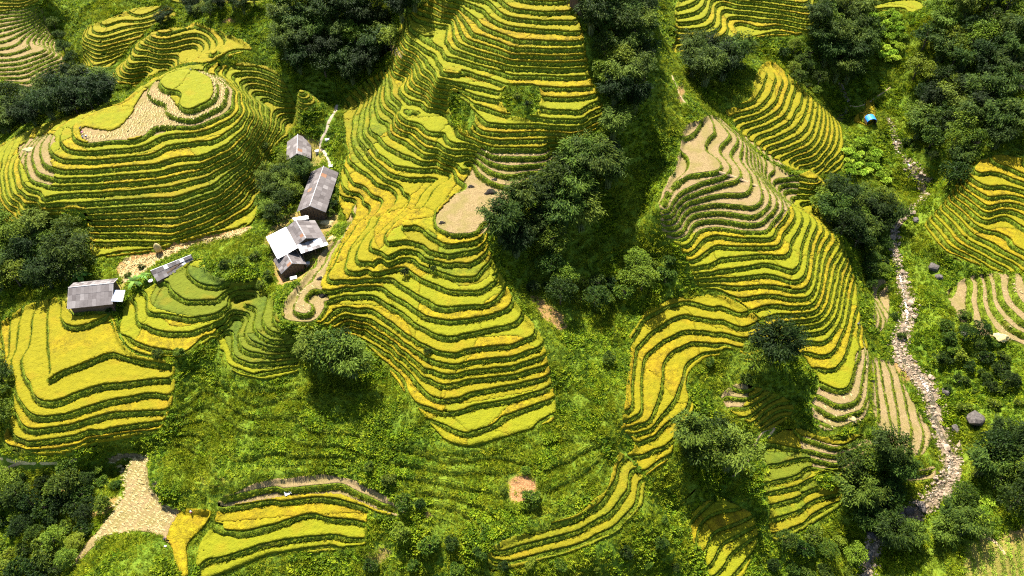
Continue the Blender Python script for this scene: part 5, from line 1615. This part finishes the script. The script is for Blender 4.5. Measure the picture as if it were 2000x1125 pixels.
straw_rows('165 902 205 884 250 876 292 874 290 925 300 958 350 992 345 1010 325 1048 290 1040 200 1052 150 1112 206 1010 240 950 232 912', 'rows of cut straw drying on the saddle field', 1.15, .5, 1.55, .3, .8)
straw_rows('150 255 170 280 240 276 300 252 385 247 430 228 455 190 440 158 400 142 380 139 305 160 265 205 225 256', 'cut straw strewn over the top of the left hill', .2, .8, 1.1, .35, .9)
straw_rows('930 300 960 312 1040 306 1080 300 1078 290 960 288', 'cut straw on the narrow plot above the brown field', .0, 1.3, 1.5, .4, .6)
straw_rows('690 400 660 470 600 545 560 600 560 630 620 625 640 560 650 490', 'cut straw on the harvested nose', .8, 1.6, 2.2, .5, .35)
straw_rows('-10 50 90 30 140 150 60 165', 'straw on the far thin terraces', .0, 2.0, 2.0, .6, .35)
straw_rows('1900 540 2010 540 2010 680 1950 660', 'straw on the harvested right edge terraces', .9, 1.6, 2.0, .5, .35)
straw_rows('1590 780 1680 740 1690 840 1600 840', 'straw on the lowest brown terraces', .2, 1.4, 1.8, .5, .4)

def straw_ground(poly, label, n):
    W_ = world_poly(poly); lo, hi = W_.min(0), W_.max(0)
    q = rng.uniform(lo, hi, (n * 4, 2)); q = q[(sdist(W_, q[:, 0], q[:, 1]) > 0) & (field_dist(q[:, 0], q[:, 1]) < 0)][:n]
    P = np.column_stack([q, surf_z(q[:, 0], q[:, 1])])
    o = sow('cut_straw', label, 'straw', STRAW_TPL, P, rng.uniform(.8, 1.3, len(P)), 33)
    NO_GREEN.append(W_)
straw_ground('225 515 300 470 380 455 490 440 480 455 380 480 300 525 240 555', 'cut straw spread on the plots behind the long shed', 420)

# crop rows in the lower right corner
W_ = world_poly('1878 1062 2015 1045 2015 1135 1885 1135')
lo, hi = W_.min(0), W_.max(0)
q = []
for x in np.arange(lo[0], hi[0], 1.9):
    for y in np.arange(lo[1], hi[1], .45): q.append((x + .25 * math.sin(y * .3) + rng.uniform(-.3, .3) + .12 * (y - lo[1]), y + rng.uniform(-.2, .2)))
q = np.array(q); q = q[sdist(W_, q[:, 0], q[:, 1]) > 0]
CROP_TPL = tuft(431, 26, 'lime_leaf', .45, .35, .6, .12, .7)
sow('crop_rows', 'rows of bright green crop at the lower right corner', 'crop', CROP_TPL, np.column_stack([q, surf_z(q[:, 0], q[:, 1])]), rng.uniform(.7, 1.1, len(q)), 34)
NO_GREEN.append(W_)

# banana plants by the lowest farmhouse
def banana(u, v, s, lab):
    r = np.random.default_rng(int(u + v)); w = hit(u, v)[0]
    root = link('banana_plant', None, label=lab, cat='plant', loc=(float(w[0]), float(w[1]), float(surf_z(w[0], w[1]))))
    root.scale = (s, s, s)
    g = Geo(); g.tube([[0, 0, -.2], [.03, 0, 1.0], [0, .03, 2.0]], [.16, .13, .09], 8); link('stem', g.mesh('stem', M['culm'], True), root)
    for k in range(9):
        az = k * 2.4 + r.uniform(-.3, .3); g = Geo(); V = []
        Lf = r.uniform(1.9, 2.7); el = r.uniform(.5, 1.2)
        for i in range(6):
            t = i / 5; rad = Lf * t * math.cos(el * (1 - .4 * t)); zz_ = 1.9 + Lf * (t * math.sin(el) - .75 * t * t)
            wd = .36 * math.sin(math.pi * (.12 + .86 * t)) + .02
            c = np.array([rad * math.cos(az), rad * math.sin(az), zz_]); sd_ = np.array([-math.sin(az), math.cos(az), 0]) * wd
            V += [c - sd_ - [0, 0, .1 * wd], c, c + sd_ - [0, 0, .1 * wd]]
        Q = []
        for i in range(5):
            Q += [[i * 3, i * 3 + 1, i * 3 + 4, i * 3 + 3], [i * 3 + 1, i * 3 + 2, i * 3 + 5, i * 3 + 4]]
        g.add(V, Q=Q); link('leaf', g.mesh('leaf', M['banana_leaf']), root)
banana(162, 548, 1.5, 'banana plant behind the lowest farmhouse roof')
banana(268, 560, 1.3, 'banana plant between the lowest farmhouse and the long shed')
banana(285, 548, 1.0, 'smaller banana plant beside the long shed')

# people
M['skin'] = plain_mat('skin', (.42, .26, .17), .6, 3, .1)
M['indigo'] = plain_mat('indigo_cloth', (.02, .022, .04), .9, 3, .3)
M['pink'] = plain_mat('pink_cloth', (.75, .22, .38), .8, 3, .15)
M['white_cloth'] = plain_mat('white_cloth', (.72, .72, .74), .8, 3, .1)
M['redcloth'] = plain_mat('red_cloth', (.55, .05, .09), .8, 3, .1)
M['greycloth'] = plain_mat('grey_cloth', (.35, .38, .42), .8, 3, .1)
M['hair'] = plain_mat('black_hair', (.012, .010, .009), .6, 3, .2)
def skin_obj(name, V, Eg, rad, mat, parent, root_i=0):
    me = bpy.data.meshes.new(name); me.from_pydata(V, Eg, []); me.update()
    o = link(name, me, parent)
    me.materials.append(mat)
    sm = o.modifiers.new('skin', 'SKIN'); sm.use_smooth_shade = True
    for i, q_ in enumerate(rad):
        me.skin_vertices[0].data[i].radius = (q_, q_ * .85)
    me.skin_vertices[0].data[root_i].use_root = True
    o.modifiers.new('sub', 'SUBSURF').levels = 1
    o.modifiers['sub'].render_levels = 1
    return o
def person(u, v, pose, top, head, lab, rz):
    w = hit(u, v)[0]; x, y = float(w[0]), float(w[1])
    root = link('person', None, label=lab, cat='person', loc=(x, y, terrace_z(x, y) + .02), rot=(0, 0, rz))
    lean = {'stand': 0.08, 'bend': 1.25}[pose]
    hip = Vector((0, 0 if pose == 'stand' else .12, .88 if pose == 'stand' else .80))
    d = Vector((0, -math.sin(lean), math.cos(lean)))
    wa, ch, nk = hip + d * .16, hip + d * .40, hip + d * .54
    hd = nk + (d * .75 + Vector((0, -.35 if pose == 'bend' else 0, .3))).normalized() * .18
    sh = lambda s: ch + d * .06 + Vector((s * .19, 0, 0))
    down = Vector((0, -.12, -1)).normalized() if pose == 'bend' else Vector((0, -.15, -1)).normalized()
    V = [hip, wa, ch, nk, hd - Vector((0, 0, .03)), hd + (hd - nk).normalized() * .09]
    Eg = [(0, 1), (1, 2), (2, 3), (3, 4), (4, 5)]
    rad = [.13, .12, .145, .055, .095, .07]
    for s in (-1, 1):
        b0 = len(V)
        V += [sh(s), sh(s) + down * .28 + Vector((s * .05, 0, 0)), sh(s) + down * .52 + Vector((s * .04, -.08, 0)), sh(s) + down * .60 + Vector((s * .03, -.1, 0))]
        Eg += [(2, b0), (b0, b0 + 1), (b0 + 1, b0 + 2), (b0 + 2, b0 + 3)]; rad += [.065, .05, .038, .04]
        b0 = len(V)
        V += [hip + Vector((s * .1, 0, -.05)), Vector((s * .14, -.05 if pose == 'bend' else -.02, .45)), Vector((s * .15, .02, .08)), Vector((s * .16, -.14, .04))]
        Eg += [(0, b0), (b0, b0 + 1), (b0 + 1, b0 + 2), (b0 + 2, b0 + 3)]; rad += [.10, .075, .05, .045]
    skin_obj('body', [tuple(q) for q in V], Eg, rad, M['skin'], root)
    # jacket and trousers follow the body a little larger
    J = [hip + d * .02, wa, ch, nk - d * .06]; je = [(0, 1), (1, 2), (2, 3)]; jr = [.165, .155, .175, .09]
    for s in (-1, 1):
        b0 = len(J); J += [sh(s), sh(s) + down * .28 + Vector((s * .05, 0, 0)), sh(s) + down * .47 + Vector((s * .04, -.07, 0))]
        je += [(2, b0), (b0, b0 + 1), (b0 + 1, b0 + 2)]; jr += [.09, .072, .058]
    skin_obj('jacket', [tuple(q) for q in J], je, jr, M[top], root)
    J = [hip]; je = []; jr = [.155]
    for s in (-1, 1):
        b0 = len(J); J += [hip + Vector((s * .1, 0, -.05)), Vector((s * .14, -.05 if pose == 'bend' else -.02, .45)), Vector((s * .15, .02, .14))]
        je += [(0, b0), (b0, b0 + 1), (b0 + 1, b0 + 2)]; jr += [.125, .095, .075]
    skin_obj('trousers', [tuple(q) for q in J], je, jr, M['indigo'], root)
    g = Geo(); n = 12; c = hd + (hd - nk).normalized() * .04
    V2 = []
    for rr, zz_ in ((.13, -.06), (.135, .03), (.10, .11), (.03, .15)):
        for k in range(n): V2.append([c.x + rr * math.cos(6.283 * k / n), c.y + .02 + rr * math.sin(6.283 * k / n), c.z + zz_])
    g.add(V2, Q=[[i * n + k, i * n + (k + 1) % n, (i + 1) * n + (k + 1) % n, (i + 1) * n + k] for i in range(3) for k in range(n)])
    g.t.append(np.array([[3 * n, 3 * n + k, 3 * n + k + 1] for k in range(1, n - 1)]))
    link('headscarf' if head != 'hair' else 'hair', g.mesh('headwear', M[head], True), root)
for u, v, pose, top, head, lab, rz in [
    (374, 1001, 'bend', 'greycloth', 'redcloth', 'person in grey with a red headscarf reaping at the top of the saddle field', .6),
    (323, 1056, 'bend', 'indigo', 'pink', 'person in dark clothes with a pink scarf bending over straw in the saddle field', 2.2),
    (323, 1069, 'bend', 'white_cloth', 'white_cloth', 'person in white bending at the lower end of the saddle field', 1.4),
    (157, 253, 'bend', 'indigo', 'hair', 'topmost dark clad person of the row harvesting on the left hill top', 2.6),
    (160, 261, 'bend', 'pink', 'pink', 'person in pink harvesting on the left hill top', 2.0),
    (162, 270, 'bend', 'greycloth', 'white_cloth', 'lowest person in grey harvesting on the left hill top', 1.2),
    (168, 268, 'bend', 'greycloth', 'greycloth', 'person in grey right of the others harvesting on the left hill top', 1.8),
    (373, 139, 'stand', 'indigo', 'white_cloth', 'person standing on the rim path behind the round golden plot', 3.0),
    (172, 140, 'bend', 'indigo', 'white_cloth', 'person in dark clothes working in the far field by the ravine', 1.0),
    (187, 142, 'bend', 'white_cloth', 'white_cloth', 'person in white working in the far field by the ravine', 2.0),
    (1674, 636, 'stand', 'white_cloth', 'hair', 'person in white walking the trail at the edge of the right spur', .3),
]: person(u, v, pose, top, head, lab, rz)
# laundry and crates by the shed, water tank by the path
M['redplastic'] = plain_mat('red_plastic', (.60, .03, .02), .4, 3, .1)
w = hit(296, 552)[0]
root = link('plastic_basin', None, label='red plastic basin at the left end of the long shed', cat='basin', loc=(float(w[0]), float(w[1]), float(surf_z(w[0], w[1])) + .35))
g = Geo(); g.tube([[0, 0, 0], [0, 0, .35]], [.45, .6], 12); link('bowl', g.mesh('bowl', M['redplastic']), root)
g = Geo(); g.tube([[0, 0, .34], [0, 0, .40]], [.68, .68], 12); link('rim', g.mesh('rim', M['white_sheet']), root)
for u, v, sx, sy, sz_, lab in [(620, 299, 1.2, .9, 1.1, 'white water tank beside the upper farmhouse'), (647, 327, 1.2, .9, .5, 'white slab at the foot of the concrete path'), (641, 276, 1.6, .8, .5, 'white sheet roofed stand right of the concrete path'), (602, 516, 1.0, .8, .8, 'white box right of the small farmhouse'), (574, 545, 1.8, 1.0, .7, 'pale stack of sheets below the small farmhouse')]:
    w = hit(u, v)[0]
    nm_, ct_ = [v_ for k_, v_ in (('tank', ('water_tank', 'tank')), ('slab', ('concrete_slab', 'slab')), ('stand', ('roofed_stand', 'stand')), ('box', ('storage_box', 'box')), ('stack', ('sheet_stack', 'stack'))) if k_ in lab][0]
    root = link(nm_, None, label=lab, cat=ct_, loc=(float(w[0]), float(w[1]), float(surf_z(w[0], w[1]))), rot=(0, 0, .3))
    g = Geo(); g.box((-sx / 2, -sy / 2, -.4), (sx / 2, sy / 2, sz_)); link('block', g.mesh('block', M['plaster']), root)
    g = Geo(); g.box((-sx / 2 - .1, -sy / 2 - .1, sz_ + .004), (sx / 2 + .1, sy / 2 + .1, sz_ + .1)); link('lid', g.mesh('lid', M['white_sheet']), root)
# sowing of the undergrowth
HT = [tuft(401, 46, 'herb_leaf', .75, .7, .55, .26), tuft(402, 40, 'herb_leaf', .85, .5, .6, .3), tuft(403, 40, 'grass_leaf', .7, .3, .85, .1, .6), tuft(404, 36, 'grass_leaf', .8, .35, .7, .16, .8)]
BT = [tuft(411, 22, 'bank_leaf', .45, .25, .5, .11, .8), tuft(412, 22, 'bank_leaf', .5, .3, .42, .2, .9)]
if LEDGE_TRI:
    lt = np.vstack(LEDGE_TRI); GROUND_TRI = np.vstack([GROUND_TRI, lt]); GROUND_SOIL = np.concatenate([GROUND_SOIL, np.zeros(len(lt))])
gc = GROUND_TRI.mean(1)
ctr_u, ctr_v = project(gc[:, 0], gc[:, 1], gc[:, 2])
wgt = np.where(GROUND_SOIL > .35, .08, 1.0) * np.where((ctr_u > -60) & (ctr_u < 2060) & (ctr_v > -40) & (ctr_v < 1200), 1, .15)
for w in NO_GREEN:
    w, mg = w if isinstance(w, tuple) else (w, .2)
    d = sdist_box(w, gc[:, 0], gc[:, 1])
    wgt = np.where(d > mg, 0, wgt)
P = sample_tris(GROUND_TRI, 105000, wgt)
pn = vnoise(P[:, 0], P[:, 1], 9, 31) + .6 * vnoise(P[:, 0], P[:, 1], 3.5, 32)
vi = np.clip(np.floor((pn + 1.2 + rng.uniform(-.35, .35, len(P))) / 2.4 * 4), 0, 3).astype(int)
near_c = vnoise(P[:, 0], P[:, 1], 6, 33)
for k, nm in enumerate(('leafy_herbs', 'broad_herbs', 'tall_grass', 'tussock_grass')):
    s = vi == k
    sc = rng.uniform(.55, 1.1, s.sum()) * (1 + .45 * near_c[s])
    sow('undergrowth', ['dark leafy herbs covering the green slopes', 'broad leaved herbs covering the green slopes', 'tall grass on the open green slopes', 'bright tussock grass on the open green slopes'][k], ['herbs', 'herbs', 'grass', 'grass'][k], HT[k], P[s], sc, 500 + k)
PB, PU = [], []
for ri, XYZ, Tr, Tu in BANKS:
    if len(Tr): PB.append(XYZ[Tr])
    if len(Tu): PU.append(XYZ[Tu])
PB = np.vstack(PB); PU = np.vstack(PU)
p1 = sample_tris(PB, 62000); p2 = sample_tris(PU, 26000)
for k in range(2):
    q = np.vstack([p1[k::2], p2[k::2]])
    sc = np.concatenate([rng.uniform(.45, .9, len(p1[k::2])), rng.uniform(.3, .55, len(p2[k::2]))])
    sow('bank_grass', ['rough grass growing on the terrace banks', 'leafy weeds growing on the terrace banks'][k], 'grass', BT[k], q, sc, 520 + k)
print('trees', len(TREES))
